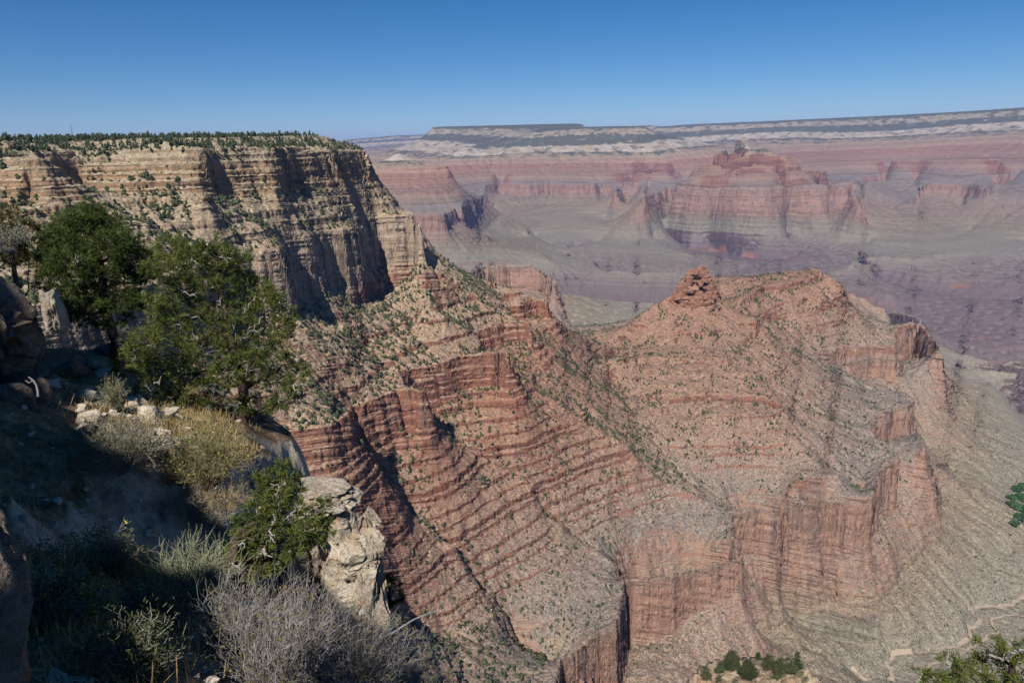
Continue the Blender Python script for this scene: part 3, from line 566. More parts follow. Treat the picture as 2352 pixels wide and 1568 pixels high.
# ---------------------------------------------------------------- things: helpers
def link(o): scene.collection.objects.link(o); return o
def tag(o, label=None, cat=None, group=None, kind=None):
    if label: o['label'] = label
    if cat: o['category'] = cat
    if group: o['group'] = group
    if kind: o['kind'] = kind
    return o
def empty(name, loc, label, cat, group=None):
    o = bpy.data.objects.new(name, None); o.location = loc; o.empty_display_size = .2; link(o); return tag(o, label, cat, group)
class MB:
    """collects geometry as numpy chunks, builds ONE mesh object"""
    def __init__(s): s.v = []; s.f = []; s.n = 0
    def add(s, v, f):
        v = np.asarray(v, np.float32).reshape(-1, 3); s.v.append(v)
        f = np.asarray(f, np.int64); s.f.append((f + s.n)); s.n += len(v)
    def mesh(s, name, mat, smooth_shade=False):
        me = bpy.data.meshes.new(name); v = np.concatenate(s.v)
        tot = sum(f.shape[0] for f in s.f); lp = np.concatenate([f.reshape(-1) for f in s.f]).astype(np.int32)
        sizes = np.concatenate([np.full(f.shape[0], f.shape[1], np.int32) for f in s.f])
        me.vertices.add(len(v)); me.vertices.foreach_set('co', v.reshape(-1))
        me.loops.add(len(lp)); me.loops.foreach_set('vertex_index', lp)
        me.polygons.add(tot); me.polygons.foreach_set('loop_start', (np.cumsum(sizes) - sizes).astype(np.int32))
        me.polygons.foreach_set('use_smooth', np.full(tot, smooth_shade)); me.update(calc_edges=True); me.validate()
        for m in (mat if isinstance(mat, list) else [mat]): me.materials.append(m)
        return me
    def build(s, name, mat, parent=None, smooth_shade=False, loc=None):
        o = link(bpy.data.objects.new(name, s.mesh(name, mat, smooth_shade)))
        if parent is not None: o.parent = parent
        if loc is not None: o.location = loc
        return o
    def tube(s, pts, radii, k=5):
        pts = np.asarray(pts, np.float64); n = len(pts); V = []
        for i in range(n):
            d = pts[min(i + 1, n - 1)] - pts[max(i - 1, 0)]; d /= max(np.linalg.norm(d), 1e-9)
            a = np.cross(d, (0, 0, 1) if abs(d[2]) < .9 else (1, 0, 0)); a /= np.linalg.norm(a); b = np.cross(d, a)
            for q in range(k):
                t = 2 * math.pi * q / k; V.append(pts[i] + radii[i] * (math.cos(t) * a + math.sin(t) * b))
        f = [[i * k + q, i * k + (q + 1) % k, (i + 1) * k + (q + 1) % k, (i + 1) * k + q] for i in range(n - 1) for q in range(k)]
        s.add(V, f)
        c = len(V); V2 = V[-k:]; s.add(V2 + [pts[-1]], [[q, (q + 1) % k, k] for q in range(k)])
import bmesh
def ico(sub):
    bm = bmesh.new(); bmesh.ops.create_icosphere(bm, subdivisions=sub, radius=1.0)
    bm.verts.ensure_lookup_table(); v = np.array([x.co[:] for x in bm.verts]); f = np.array([[l.index for l in p.verts] for p in bm.faces]); bm.free(); return v, f
ICO1, ICO2, ICO3, ICO4, ICO5 = ico(1), ico(2), ico(3), ico(4), ico(5)
def plain(name, c, rough=.9, var=.25, scale=2.0):
    m = N(name); n1 = m.noise(scale, 3, .6)
    m.color(m.mix(1.0, m.ramp(n1, [(.3, tuple(x * (1 - var) for x in c)), (.7, tuple(x * (1 + var) for x in c))]), (1, 1, 1), 'MULTIPLY')); m.b.inputs['Roughness'].default_value = rough
    return m.m
def leafmat(name, stops, scale=3.0, trans=.25):
    m = N(name); oi = m.n('ShaderNodeObjectInfo')
    n1 = m.noise(scale, 3, .65); f = m.math('ADD', n1, m.math('MULTIPLY', m.math('SUBTRACT', oi.outputs['Random'], .5), .25))
    m.color(m.ramp(f, stops)); m.b.inputs['Roughness'].default_value = .7
    return m.m
M_JUN = leafmat('juniper_foliage', [(.3, (.026, .04, .018)), (.5, (.05, .066, .03)), (.7, (.105, .11, .055))], .05)
M_RIM = leafmat('rim_foliage', [(.3, (.022, .036, .016)), (.5, (.035, .052, .022)), (.7, (.06, .075, .035))], .12)
M_BARK = plain('grey_brown_bark', (.16, .125, .10), .95, .4, 9)
M_JUNT = leafmat('dusty_juniper_foliage', [(.3, (.035, .048, .022)), (.5, (.06, .072, .034)), (.7, (.095, .10, .05))], .4)
M_BOUL = plain('pale_boulder_rock', (.36, .28, .22), .95, .3, .5)
M_BOULR = plain('red_boulder_rock', (.31, .16, .105), .95, .3, .5)
def blob_tree(seed, h, wd, lumps=7, conical=.3):
    """uneven small crown built from many leafy clumps"""
    rg = np.random.RandomState(seed); mb = MB()
    for k in range(lumps):
        u = (k + .5) / lumps; rad = wd * .5 * (1 - conical * u) * rg.uniform(.5, .8)
        a = rg.uniform(0, 6.28); off = wd * .5 * (1 - u) * rg.uniform(.2, .75)
        v, f = ICO1; n = 1 + .45 * rg.standard_normal(len(v))[:, None] * .7
        p = v * n * np.array([rad, rad, rad * rg.uniform(.7, 1.0)]) + np.array([math.cos(a) * off, math.sin(a) * off, h * (.16 + .76 * u)])
        mb.add(p, f)
    return mb
# ---------------------------------------------------------------- positions on the slopes
rng = np.random.RandomState(11)
def vis_limit():
    th = np.linspace(R(-44), R(44), 420).astype(np.float32); lr = np.arange(math.log(140), math.log(9000), .003).astype(np.float32)
    TH, LR = np.meshgrid(th, lr, indexing='ij'); z, s, x, y = ground(TH, LR, False)
    t = z / np.exp(LR); return th, lr, np.maximum.accumulate(t, 1)
VTH, VLR, VT = vis_limit()
def visible(th, r, z, extra):
    i = np.clip(np.round((th - VTH[0]) / (VTH[1] - VTH[0])).astype(int), 0, len(VTH) - 1)
    j = np.clip(((np.log(r) - VLR[0]) / (VLR[1] - VLR[0])).astype(int) - 4, 0, len(VLR) - 1)
    return (z + extra) / r >= VT[i, j] - .004
def inframe(th, r, z, m=30):
    d = np.stack([np.sin(th) * r, np.cos(th) * r, z], -1); zc = d @ fwd; px = 1176 + F * (d @ rt) / zc; py = 784 - F * (d @ upv) / zc
    return (px > -m) & (px < 2352 + m) & (py > -m) & (py < 1568 + m), px, py
def scatter(n, r0, r1, th0=-40, th1=44):
    r = np.sqrt(rng.uniform(r0 * r0, r1 * r1, n)); th = rng.uniform(R(th0), R(th1), n)
    z, s, x, y = ground(th.astype(np.float32), np.log(r).astype(np.float32), False)
    e = 6.0
    def zz(dx, dy):
        xx = x + dx; yy = y + dy; return ground(np.arctan2(xx, yy), np.log(np.hypot(xx, yy)), False)[0]
    gx = (zz(e, 0) - zz(-e, 0)) / (2 * e); gy = (zz(0, e) - zz(0, -e)) / (2 * e)
    nz = 1 / np.sqrt(1 + gx * gx + gy * gy)
    g = 22.0; S0 = samp(FS, th, np.log(r))
    def ss(dx, dy):
        xx = x + dx; yy = y + dy; return samp(FS, np.arctan2(xx, yy), np.log(np.hypot(xx, yy)))
    conc = (ss(g, 0) + ss(-g, 0) + ss(0, g) + ss(0, -g)) / 4 - S0
    return th, r, x, y, z, s, nz, conc
def drn(x, y): return samp(DR, np.arctan2(x, y), np.log(np.hypot(x, y))) - DRM
def pick(n, r0, r1, prob):
    th, r, x, y, z, s, nz, conc = scatter(n, r0, r1)
    ok = visible(th, r, z, 3.0); fr, px, py = inframe(th, r, z)
    p = prob(x, y, s, nz, conc, r); keep = ok & fr & (rng.rand(n) < p)
    return [a[keep] for a in (th, r, x, y, z, s, px, py)]
def jun_prob(x, y, s, nz, conc, r):
    s = Mi(s)
    d = np.interp(s, [-905, -700, -690, -560, -545, -520, -400, -300, -270, -216, -130, -125, -64, -60, 5, 15], [.05, .12, .2, .22, .35, .5, .75, .85, 1.3, 1.6, .5, 1.2, 1.4, .7, .9, 0])
    d = d * np.interp(r, [1200, 1600], [1, .62])
    c = (.12 + 1.5 * smooth(-.05, .5, pn(x / 48, y / 48, 91))) * (.45 + 1.1 * smooth(-.3, .4, pn(x / 190, y / 190, 92))) + 1.2 * smooth(.8, 4, conc) + 1.5 * smooth(.3, 1.4, drn(x, y))
    return np.clip(d * c, 0, 1) * smooth(.35, .55, nz)
th, r, bx, by, bz, bs, px, py = pick(150000, 430, 2600, jun_prob)
print('bushes', len(r))
order = np.argsort(r)
variants = []
for k in range(7):
    variants.append(blob_tree(100 + k, 3.4, 3.2, 8, .25).mesh('juniper_bush', M_JUN))
ZONES = [(-130, 'green juniper on the upper ledges of the tall pale cliff', 'junipers on the pale cliff ledges'),
         (-340, 'dark green juniper on the boulder-strewn slope under the pale cliff', 'junipers on the slope under the pale cliff'),
         (-540, 'dark green juniper dotted among the red rock ledges', 'junipers among the red ledges'),
         (-650, 'lone dark juniper on the lower red and grey slope', 'junipers on the lower slopes')]
def size_of(s, n): return np.interp(Mi(s), [-700, -520, -300, -216, -60, 10], [.75, 1.05, 1.12, 1.3, 1.35, 1.4]) * np.clip(np.exp(rng.normal(-.05, .42, n)), .4, 1.75)
bsz = size_of(bs, len(r))
app = bsz / r; big = np.argsort(-app)[:300]; isbig = np.zeros(len(r), bool); isbig[big] = True
for i in big:
    o = link(bpy.data.objects.new('juniper_bush', variants[i % 7])); o.location = (bx[i], by[i], bz[i] - .25)
    o.rotation_euler = (0, 0, rng.uniform(0, 6.28)); q = bsz[i]; o.scale = (q * rng.uniform(.85, 1.2), q, q * rng.uniform(.8, 1.25))
    for lim, lab, gr in ZONES:
        if bs[i] > lim or lim == -650: tag(o, lab, 'juniper', gr); break
def mass(name, idx, pos, sizes, protos, mat, kind='stuff', sq=(.8, 1.25)):
    mb = MB(); pv = [(np.concatenate(p.v), np.concatenate(p.f)) for p in protos]
    for k, i in enumerate(idx):
        v, f = pv[k % len(pv)]; a = rng.uniform(0, 6.28); c, s_ = math.cos(a), math.sin(a); q = sizes[i]
        w_ = v * np.array([q, q, q * rng.uniform(*sq)], np.float32); w_ = np.stack([w_[:, 0] * c - w_[:, 1] * s_, w_[:, 0] * s_ + w_[:, 1] * c, w_[:, 2]], -1)
        mb.add(w_ + pos[i], f)
    o = mb.build(name, mat); o['kind'] = kind; return o
mass('scrub', np.where(~isbig)[0], np.stack([bx, by, bz - .25], -1), bsz, [blob_tree(200 + k, 3.4, 3.2, 4, .3) for k in range(6)], M_JUN)
# small shrubs, pale and olive
M_SAGE = leafmat('grey_green_scrub', [(.3, (.045, .052, .028)), (.5, (.07, .078, .042)), (.7, (.13, .13, .075))], .15)
def sage_prob(x, y, s, nz, conc, r):
    s = Mi(s)
    d = np.interp(s, [-905, -720, -690, -560, -545, -520, -400, -216, -60, 15], [.7, .9, .8, .7, 1, .9, .7, .8, .6, 0])
    return np.clip(d * (.5 + smooth(-.3, .4, pn(x / 45, y / 45, 95))), 0, 1) * smooth(.45, .6, nz)
th, r, sx, sy, sz, ss_, px, py = pick(110000, 430, 2600, sage_prob)
def blobs(seed, k=1):
    rg = np.random.RandomState(seed); mb = MB(); v, f = ico(1) if k else ICO1
    mb.add(v * (1 + .3 * rg.standard_normal(len(v))[:, None]) * np.array([.7, .7, .55]) + np.array([0, 0, .35]), f); return mb
mass('low_scrub', np.arange(len(r)), np.stack([sx, sy, sz - .1], -1), np.exp(rng.normal(.1, .35, len(r))), [blobs(300 + k) for k in range(5)], M_SAGE)
# boulders
def boul_prob(x, y, s, nz, conc, r):
    s = Mi(s)
    d = np.interp(s, [-905, -720, -560, -530, -400, -290, -216, -190], [.03, .1, .2, .5, .7, .8, 1, 0])
    return np.clip(d * (.2 + 1.2 * smooth(-.1, .5, pn(x / 80, y / 80, 97))), 0, 1) * smooth(.4, .6, nz)
def chip(seed):
    rg = np.random.RandomState(seed); v, f = ICO1; v = v.copy()
    for k in range(7):
        nrm = rg.standard_normal(3); nrm /= np.linalg.norm(nrm); d = v @ nrm; v -= np.maximum(0, d - rg.uniform(.45, .7))[:, None] * nrm
    mb = MB(); mb.add(v * np.array([1, .8, .65]) * (1 + .05 * rg.standard_normal(len(v))[:, None]), f); return mb
th, r, rx, ry, rz, rs_, px, py = pick(90000, 430, 2300, boul_prob)
rsz = np.exp(rng.normal(-.25, .5, len(r))); ro = np.argsort(-rsz / r)
chips = [chip(400 + k) for k in range(8)]
cm = [c.mesh('boulder', M_BOUL if k % 3 else M_BOULR) for k, c in enumerate(chips)]
for i in ro[:160]:
    o = link(bpy.data.objects.new('boulder', cm[i % 8])); o.location = (rx[i], ry[i], rz[i] + .15 * rsz[i]); q = rsz[i] * 1.25
    o.scale = (q, q * rng.uniform(.7, 1.1), q * rng.uniform(.7, 1.1)); o.rotation_euler = tuple(rng.uniform(0, 6.28, 3))
    if rs_[i] > -345: tag(o, 'pale fallen boulder on the juniper slope under the cliff', 'boulder', 'boulders under the pale cliff')
    else: tag(o, 'angular boulder lying among the red ledges and scrub', 'boulder', 'boulders among the red ledges')
mass('rubble', ro[160:], np.stack([rx, ry, rz + .1], -1), rsz * .85, chips, M_BOUL, sq=(.7, 1.1))
print('slopes planted', round(time.time() - T00, 1))
# trees along the rim
def rim_trees():
    n = 9000; th = rng.uniform(R(-39), R(-11), n); r = rng.uniform(930, 1420, n); lr = np.log(r)
    z, s, x, y = ground(th.astype(np.float32), lr.astype(np.float32), False)
    fr, px, py = inframe(th, r, z, 10); keep = fr & (s > 3) & visible(th, r, z, 3) & (rng.rand(n) < .45 + .5 * smooth(-.1, .4, pn(x / 45, y / 45, 99)))
    th, r, x, y, z = th[keep], r[keep], x[keep], y[keep], z[keep]
    rv = [blob_tree(500 + k, 5.2, 3.6, 8, .45).mesh('rim_tree', M_RIM) for k in range(6)]
    t = z / r; o_ = np.argsort(r); sz = np.clip(np.exp(rng.normal(0, .42, len(r))), .45, 1.8)
    first = o_[:min(240, len(o_))]
    for i in first:
        o = link(bpy.data.objects.new('rim_tree', rv[i % 6])); o.location = (x[i], y[i], z[i] - .2); q = sz[i]; o.scale = (q, q, q * rng.uniform(.8, 1.3)); o.rotation_euler = (0, 0, rng.uniform(0, 6.28))
        tag(o, 'small dark evergreen in the line of trees along the flat rim top', 'tree', 'evergreens along the rim top')
    rest = o_[len(first):]
    if len(rest): mass('woods', rest, np.stack([x, y, z - .2], -1), sz, [blob_tree(520 + k, 5.2, 3.6, 5, .45) for k in range(5)], M_RIM)
    print('rim trees', len(r))
rim_trees()
# ---------------------------------------------------------------- near ground: the hillside at the viewpoint
def px_size(px, r_slant): return px / F * r_slant
NP = []
def npt(px, py, r):
    th, t = ray(px, py); NP.append((th, math.log(r), r * t))
def nline(pts):
    for a, b in zip(pts[:-1], pts[1:]):
        for k in range(41):
            f = k / 40; npt(a[0] + (b[0] - a[0]) * f, a[1] + (b[1] - a[1]) * f, 1 / ((1 - f) / a[2] + f / b[2]))
def brink(pts, drop, gap):                      # edge with its foot beyond (gap > 0) or on the near side (gap < 0)
    nline(pts)
    for a, b in zip(pts[:-1], pts[1:]):
        for k in range(41):
            f = k / 40; px, py = a[0] + (b[0] - a[0]) * f, a[1] + (b[1] - a[1]) * f; r = 1 / ((1 - f) / a[2] + f / b[2]); th, t = ray(px, py)
            NP.append((th, math.log(r + gap), r * t - drop)); NP.append((th, math.log(r + 2.2 * gap), r * t - 2.0 * drop))
for q in [(0, 1568, 4.8), (180, 1568, 5.0), (400, 1568, 5.0), (600, 1568, 5.2), (800, 1568, 6.2), (0, 1300, 6.8), (200, 1300, 8.0), (330, 1400, 6.8), (480, 1400, 7.2), (300, 1230, 9), (150, 1100, 12), (0, 1050, 11), (500, 1270, 9.8), (600, 1500, 6.4),
          (420, 1130, 12), (380, 1000, 15), (250, 1000, 14), (0, 900, 15.5), (120, 900, 17), (200, 920, 18), (330, 950, 17), (480, 962, 18.2), (560, 964, 19.5), (640, 985, 20), (270, 835, 24.5), (100, 840, 19), (200, 862, 22), (330, 800, 28), (150, 805, 23), (450, 905, 22), (600, 945, 22), (-150, 1200, 8), (-150, 900, 14), (-100, 800, 18)]: npt(*q)
brink([(500, 1128, 13.4), (560, 1085, 14.6), (620, 1040, 17), (692, 1003, 20.5)], 6, -.8)
brink([(515, 1300, 9.9), (600, 1385, 9.2), (740, 1465, 8.4), (860, 1525, 7.6), (1000, 1590, 6.9)], 5, .7)
brink([(695, 1000, 21), (640, 960, 23), (500, 900, 26), (340, 792, 31), (150, 790, 27), (0, 800, 25), (-120, 790, 26)], 7, 1.2)
for d, r, z in [(-4, 5.6, -6.5), (10, 5, -6.5), (25, 4.5, -5.5), (45, 4.5, -5.0), (58, 4.5, -5.0), (-4, 7.5, -13), (10, 7, -13), (25, 7, -12), (45, 7, -12), (58, 7, -12)] + [(d, 1.3, -1.7) for d in range(-75, -14, 5)] + [(d, 2.3, -2.3) for d in range(-75, -14, 5)] + [(d, 1.3, -2.2) for d in range(-10, 60, 5)] + [(d, 2.3, -3.6) for d in range(-10, 60, 5)] + [(-70, 6, -2.5), (-70, 14, -3), (-60, 22, -5), (-70, 30, -9)]: NP.append((R(d), math.log(r), z))
for d in range(-75, 60, 2):
    NP.append((R(d), math.log(55), -60)); NP.append((R(d), math.log(128), -138))
def relax2(pts, t0, t1, l0, l1, ce, nt, nr):
    pts = np.array(pts); i = np.clip(np.round((pts[:, 0] - t0) / ce).astype(int), 0, nt - 1); j = np.clip(np.round((pts[:, 1] - l0) / ce).astype(int), 0, nr - 1)
    ws = np.zeros((nt, nr)); vv = np.zeros((nt, nr)); np.add.at(ws, (i, j), 1.0); np.add.at(vv, (i, j), pts[:, 2]); lv = [(ws, vv)]
    for k in range(4):
        a, b = lv[-1]; lv.append((a.reshape(a.shape[0] // 2, 2, -1, 2).sum((1, 3)), b.reshape(b.shape[0] // 2, 2, -1, 2).sum((1, 3))))
    u = None
    for k in range(4, -1, -1):
        a, b = lv[k]; m = a > 0; fx = np.where(m, b / np.maximum(a, 1), 0); u = np.full(a.shape, fx[m].mean()) if u is None else np.repeat(np.repeat(u, 2, 0), 2, 1); u[m] = fx[m]
        for q in range(300):
            p = np.pad(u, 1, mode='edge'); u = (p[:-2, 1:-1] + p[2:, 1:-1] + p[1:-1, :-2] + p[1:-1, 2:]) * .25; u[m] = fx[m]
    for q in range(2):
        p = np.pad(u, 1, mode='edge'); u = .5 * u + .125 * (p[:-2, 1:-1] + p[2:, 1:-1] + p[1:-1, :-2] + p[1:-1, 2:])
    return u.astype(np.float32)
NT0, NL0, NCE = R(-76), math.log(1.25), .0145; NNT, NNR = 160, 320
NF = relax2(NP, NT0, 0, NL0, 0, NCE, NNT, NNR)
def near_z(x, y, fine=True):
    x = np.asarray(x, np.float32); y = np.asarray(y, np.float32)
    a = np.clip((np.arctan2(x, y) - NT0) / NCE, 0, NNT - 1.001); b = np.clip((np.log(np.hypot(x, y)) - NL0) / NCE, 0, NNR - 1.001); i = a.astype(int); j = b.astype(int); a = a - i; b = b - j
    z = (NF[i, j] * (1 - a) + NF[i + 1, j] * a) * (1 - b) + (NF[i, j + 1] * (1 - a) + NF[i + 1, j + 1] * a) * b
    r = np.hypot(x, y)
    return z + (.16 * fbm(x / 1.7, y / 1.7, 3, 131) + .05 * fbm(x / .35, y / .35, 2, 135) + .5 * fbm(x / 9, y / 9, 2, 137) * smooth(24, 40, r)) * smooth(1.5, 5, r)
def near_ground():
    th = np.linspace(R(-74), R(54), 560); lr = np.linspace(math.log(1.3), math.log(131), 620); TH, LR = np.meshgrid(th, lr, indexing='ij'); r = np.exp(LR); x = r * np.sin(TH); y = r * np.cos(TH)
    z = near_z(x, y); co = np.stack([x, y, z], -1)
    g = np.gradient(z, axis=1) / np.gradient(r, axis=1); st = smooth(1.0, 2.2, np.abs(g)); k = (.35 * pn(z / .45, TH * 6, 141) + .5 * fbm(z / 1.7, TH * 14, 2, 142)) * st
    co[..., 0] += np.sin(TH) * k; co[..., 1] += np.cos(TH) * k
    o = grid_mesh('hillside', co, {}); o['kind'] = 'structure'
    m = N('hillside_soil'); n1 = m.noise(1.3, 5, .65); n2 = m.noise(9, 4, .7); sp = m.n('ShaderNodeSeparateXYZ'); m.l(m.nrm(), sp.inputs[0])
    soil = m.ramp(m.math('ADD', m.math('MULTIPLY', n1, .6), m.math('MULTIPLY', n2, .4)), [(.35, (.07, .045, .025)), (.48, (.135, .09, .052)), (.56, (.24, .17, .10)), (.66, (.38, .30, .20))])
    rk = m.ramp(m.math('ADD', m.math('MULTIPLY', n1, .5), m.math('MULTIPLY', n2, .5)), [(.35, (.20, .16, .12)), (.5, (.38, .32, .25)), (.65, (.52, .46, .38))])
    m.color(m.mix(m.ramp(sp.outputs[2], [(.5, 0.0), (.7, 1.0)]), rk, soil)); m.bump(m.math('ADD', m.math('MULTIPLY', n1, .6), m.math('MULTIPLY', n2, .3)), .2, .9); o.data.materials.append(m.m)
near_ground()
def drop(px, py, r=0):                          # where the line of sight meets the near ground
    th_, t_ = ray(px, py); rr_ = np.exp(np.linspace(math.log(2.2), math.log(45), 700)); z_ = near_z(rr_ * math.sin(th_), rr_ * math.cos(th_), False); k_ = np.argmax(z_ > rr_ * t_)
    q_ = float(rr_[k_]) if (z_ > rr_ * t_).any() else r
    if r and not .75 < q_ / r < 1.33: q_ = r
    v = at(px, py, q_); return Vector((v.x, v.y, float(near_z(v.x, v.y))))
# ---------------------------------------------------------------- rock
def lime(name, a, b, c, sc=1.0):
    m = N(name); n1 = m.noise(1.1 * sc, 5, .65); n2 = m.noise(7 * sc, 5, .7); n3 = m.noise(2.7 * sc, 3, .6)
    col = m.ramp(m.math('ADD', m.math('MULTIPLY', n1, .5), m.math('MULTIPLY', n2, .5)), [(.36, a), (.5, b), (.62, c)])
    col = m.mix(m.math('MULTIPLY', m.ramp(n3, [(.56, 0.0), (.66, 1.0)]), .45), col, (.36, .20, .09)); col = m.mix(m.math('MULTIPLY', m.ramp(n2, [(.6, 0.0), (.68, 1.0)]), .5), col, (.13, .125, .11))
    m.color(col); m.bump(m.math('ADD', n2, m.math('MULTIPLY', n1, 1.5)), .12 / sc, .9); return m.m
M_LIME = lime('pale_limestone', (.20, .16, .12), (.42, .35, .27), (.60, .53, .44)); M_GREY = lime('shade_darkened_rock', (.07, .055, .045), (.14, .112, .088), (.24, .20, .16)); M_STONE = lime('loose_stone', (.32, .25, .18), (.50, .43, .34), (.62, .55, .46), 3)  # the dark rock has the shade on bluff and boulders put into its colour
M_TOWER = lime('red_tower_sandstone', (.17, .085, .06), (.29, .145, .095), (.37, .215, .15), .05)
def rock_mesh(mb, c, size, seed, sub=4, cuts=9, rough=.08, bed=.0, yaw=0.0, lean=(0, 0)):
    rg = np.random.RandomState(seed); v, f = {2: ICO2, 3: ICO3, 4: ICO4, 5: ICO5}[sub]
    v = np.sign(v) * np.abs(v) ** .5; v = v / np.abs(v).max()
    for k in range(cuts):
        nr = rg.standard_normal(3); nr /= np.linalg.norm(nr); d = v @ nr; v = v - np.maximum(0, d - rg.uniform(.6, .92))[:, None] * nr
    q = v * 3 + seed * 3.7
    nz = fbm(q[:, 0] + q[:, 2] * .6, q[:, 1] - q[:, 2] * .7, 5, seed % 40, .6) - .9 * np.maximum(0, 1 - 7 * np.abs(pn(q[:, 0] * .35 + q[:, 2] * .2, q[:, 1] * .35 - q[:, 2] * .25, 90 + seed % 9))); L = np.linalg.norm(v, axis=1, keepdims=True)
    v = v * (1 + rough * nz[:, None])
    if bed: v[:, :2] *= (1 + bed * (pn(v[:, 2] * 6 + seed, v[:, 0] * .6, 77) + .6 * pn(v[:, 2] * 15, v[:, 1], 78)))[:, None]
    v = v * np.asarray(size); v[:, 0] += v[:, 2] * lean[0]; v[:, 1] += v[:, 2] * lean[1]
    a = yaw; v = np.stack([v[:, 0] * math.cos(a) - v[:, 1] * math.sin(a), v[:, 0] * math.sin(a) + v[:, 1] * math.cos(a), v[:, 2]], -1)
    mb.add(v + np.asarray(c), f)
def rock(name, loc, size, seed, mat, label=None, cat=None, group=None, parent=None, **k):
    fl_ = k.pop('flat', False); mb = MB(); rock_mesh(mb, (0, 0, 0), size, seed, **k); o = mb.build(name, mat, parent, not fl_, loc)
    if label: tag(o, label, cat, group)
    return o
def slant(px, py, r): return at(px, py, r).length
# pale outcrop at the edge
oc = at(790, 1330, 14.5)
t = empty('limestone_outcrop', oc, 'cracked pale limestone outcrop on the cliff edge beside the small pine', 'rock')
for k, (px, py, r, wp, hp, nm) in enumerate([(742, 1122, 15.0, 66, 15, 'rock_slab'), (752, 1148, 14.8, 76, 20, 'rock_slab'), (790, 1160, 14.6, 30, 18, 'rock_slab'), (720, 1185, 14.8, 50, 38, 'rock_block'), (790, 1205, 14.6, 52, 46, 'rock_block'), (850, 1190, 14.7, 26, 22, 'rock_block'), (810, 1270, 14.3, 60, 62, 'rock_block'), (856, 1260, 14.4, 22, 70, 'rock_pillar'), (842, 1330, 14.2, 40, 70, 'rock_block'),
        (868, 1400, 14.2, 20, 130, 'rock_pillar'), (790, 1390, 14.6, 80, 100, 'rock_block'), (880, 1500, 14.0, 40, 130, 'rock_pillar'), (800, 1520, 14.6, 90, 110, 'rock_block'), (930, 1570, 13.6, 40, 90, 'rock_block'), (700, 1300, 15.4, 60, 120, 'rock_block')]):
    s = slant(px, py, r) / F; p = at(px, py, r)
    rock(nm, p - oc, (wp * s, wp * s * .8 + .15, hp * s * 1.12), 20 + k, M_LIME, parent=t, sub=5, cuts=22, rough=.15, flat=True, bed=.05 if nm != 'rock_slab' else .09, yaw=.35)
# left bluff and boulders in the shade
p = drop(10, 800, 16.5); rock('rock_bluff', Vector((p.x - 1.35, p.y + .9, -3.75)), (1.5, 1.6, 1.75), 61, M_GREY, 'dark shaded bluff overhanging the slope by the tall pinyon, at the left edge', 'rock', sub=5, cuts=22, rough=.2, bed=.10, flat=True)
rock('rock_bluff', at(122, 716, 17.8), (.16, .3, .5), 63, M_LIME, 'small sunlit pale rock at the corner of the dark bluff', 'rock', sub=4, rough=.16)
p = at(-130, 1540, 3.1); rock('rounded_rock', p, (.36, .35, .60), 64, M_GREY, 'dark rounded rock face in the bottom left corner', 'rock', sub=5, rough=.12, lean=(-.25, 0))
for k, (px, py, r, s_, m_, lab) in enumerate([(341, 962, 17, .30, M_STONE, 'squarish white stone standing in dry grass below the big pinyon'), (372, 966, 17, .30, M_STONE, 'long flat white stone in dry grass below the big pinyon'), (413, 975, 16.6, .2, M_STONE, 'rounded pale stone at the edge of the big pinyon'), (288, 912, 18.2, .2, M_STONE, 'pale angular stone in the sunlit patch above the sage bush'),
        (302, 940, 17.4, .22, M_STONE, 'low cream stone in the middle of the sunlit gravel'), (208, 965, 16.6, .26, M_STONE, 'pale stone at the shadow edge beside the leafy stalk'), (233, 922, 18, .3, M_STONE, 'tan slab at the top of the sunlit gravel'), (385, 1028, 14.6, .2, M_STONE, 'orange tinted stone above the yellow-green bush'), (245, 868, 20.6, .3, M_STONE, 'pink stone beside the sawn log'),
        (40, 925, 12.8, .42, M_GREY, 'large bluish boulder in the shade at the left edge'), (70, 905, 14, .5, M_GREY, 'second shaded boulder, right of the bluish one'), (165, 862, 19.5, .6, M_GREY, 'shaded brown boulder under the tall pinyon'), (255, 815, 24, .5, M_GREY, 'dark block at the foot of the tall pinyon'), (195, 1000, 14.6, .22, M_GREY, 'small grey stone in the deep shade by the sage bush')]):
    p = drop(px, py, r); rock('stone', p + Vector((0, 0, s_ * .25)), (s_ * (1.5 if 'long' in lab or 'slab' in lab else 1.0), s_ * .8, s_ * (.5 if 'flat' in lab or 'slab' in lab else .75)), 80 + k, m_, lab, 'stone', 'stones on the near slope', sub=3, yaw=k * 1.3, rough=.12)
mb = MB(); rg = np.random.RandomState(5)
for k in range(900):
    px, py = (rg.uniform(190, 480), rg.uniform(890, 1060)) if k < 420 else (rg.uniform(0, 640), rg.uniform(900, 1560)); r = np.interp(py, [890, 1060, 1250, 1568], [20, 14, 9, 4.3]) * rg.uniform(.92, 1.08); v = at(px, py, r); q = .012 * r ** .5 * math.exp(rg.normal(0, .6))
    vv, f = ICO1; mb.add(vv * (1 + .25 * rg.standard_normal(len(vv))[:, None]) * q * np.array([1, 1, .7]) + np.array([v.x, v.y, float(near_z(v.x, v.y)) + q * .2]), f)
o = mb.build('gravel', M_STONE); o['kind'] = 'stuff'
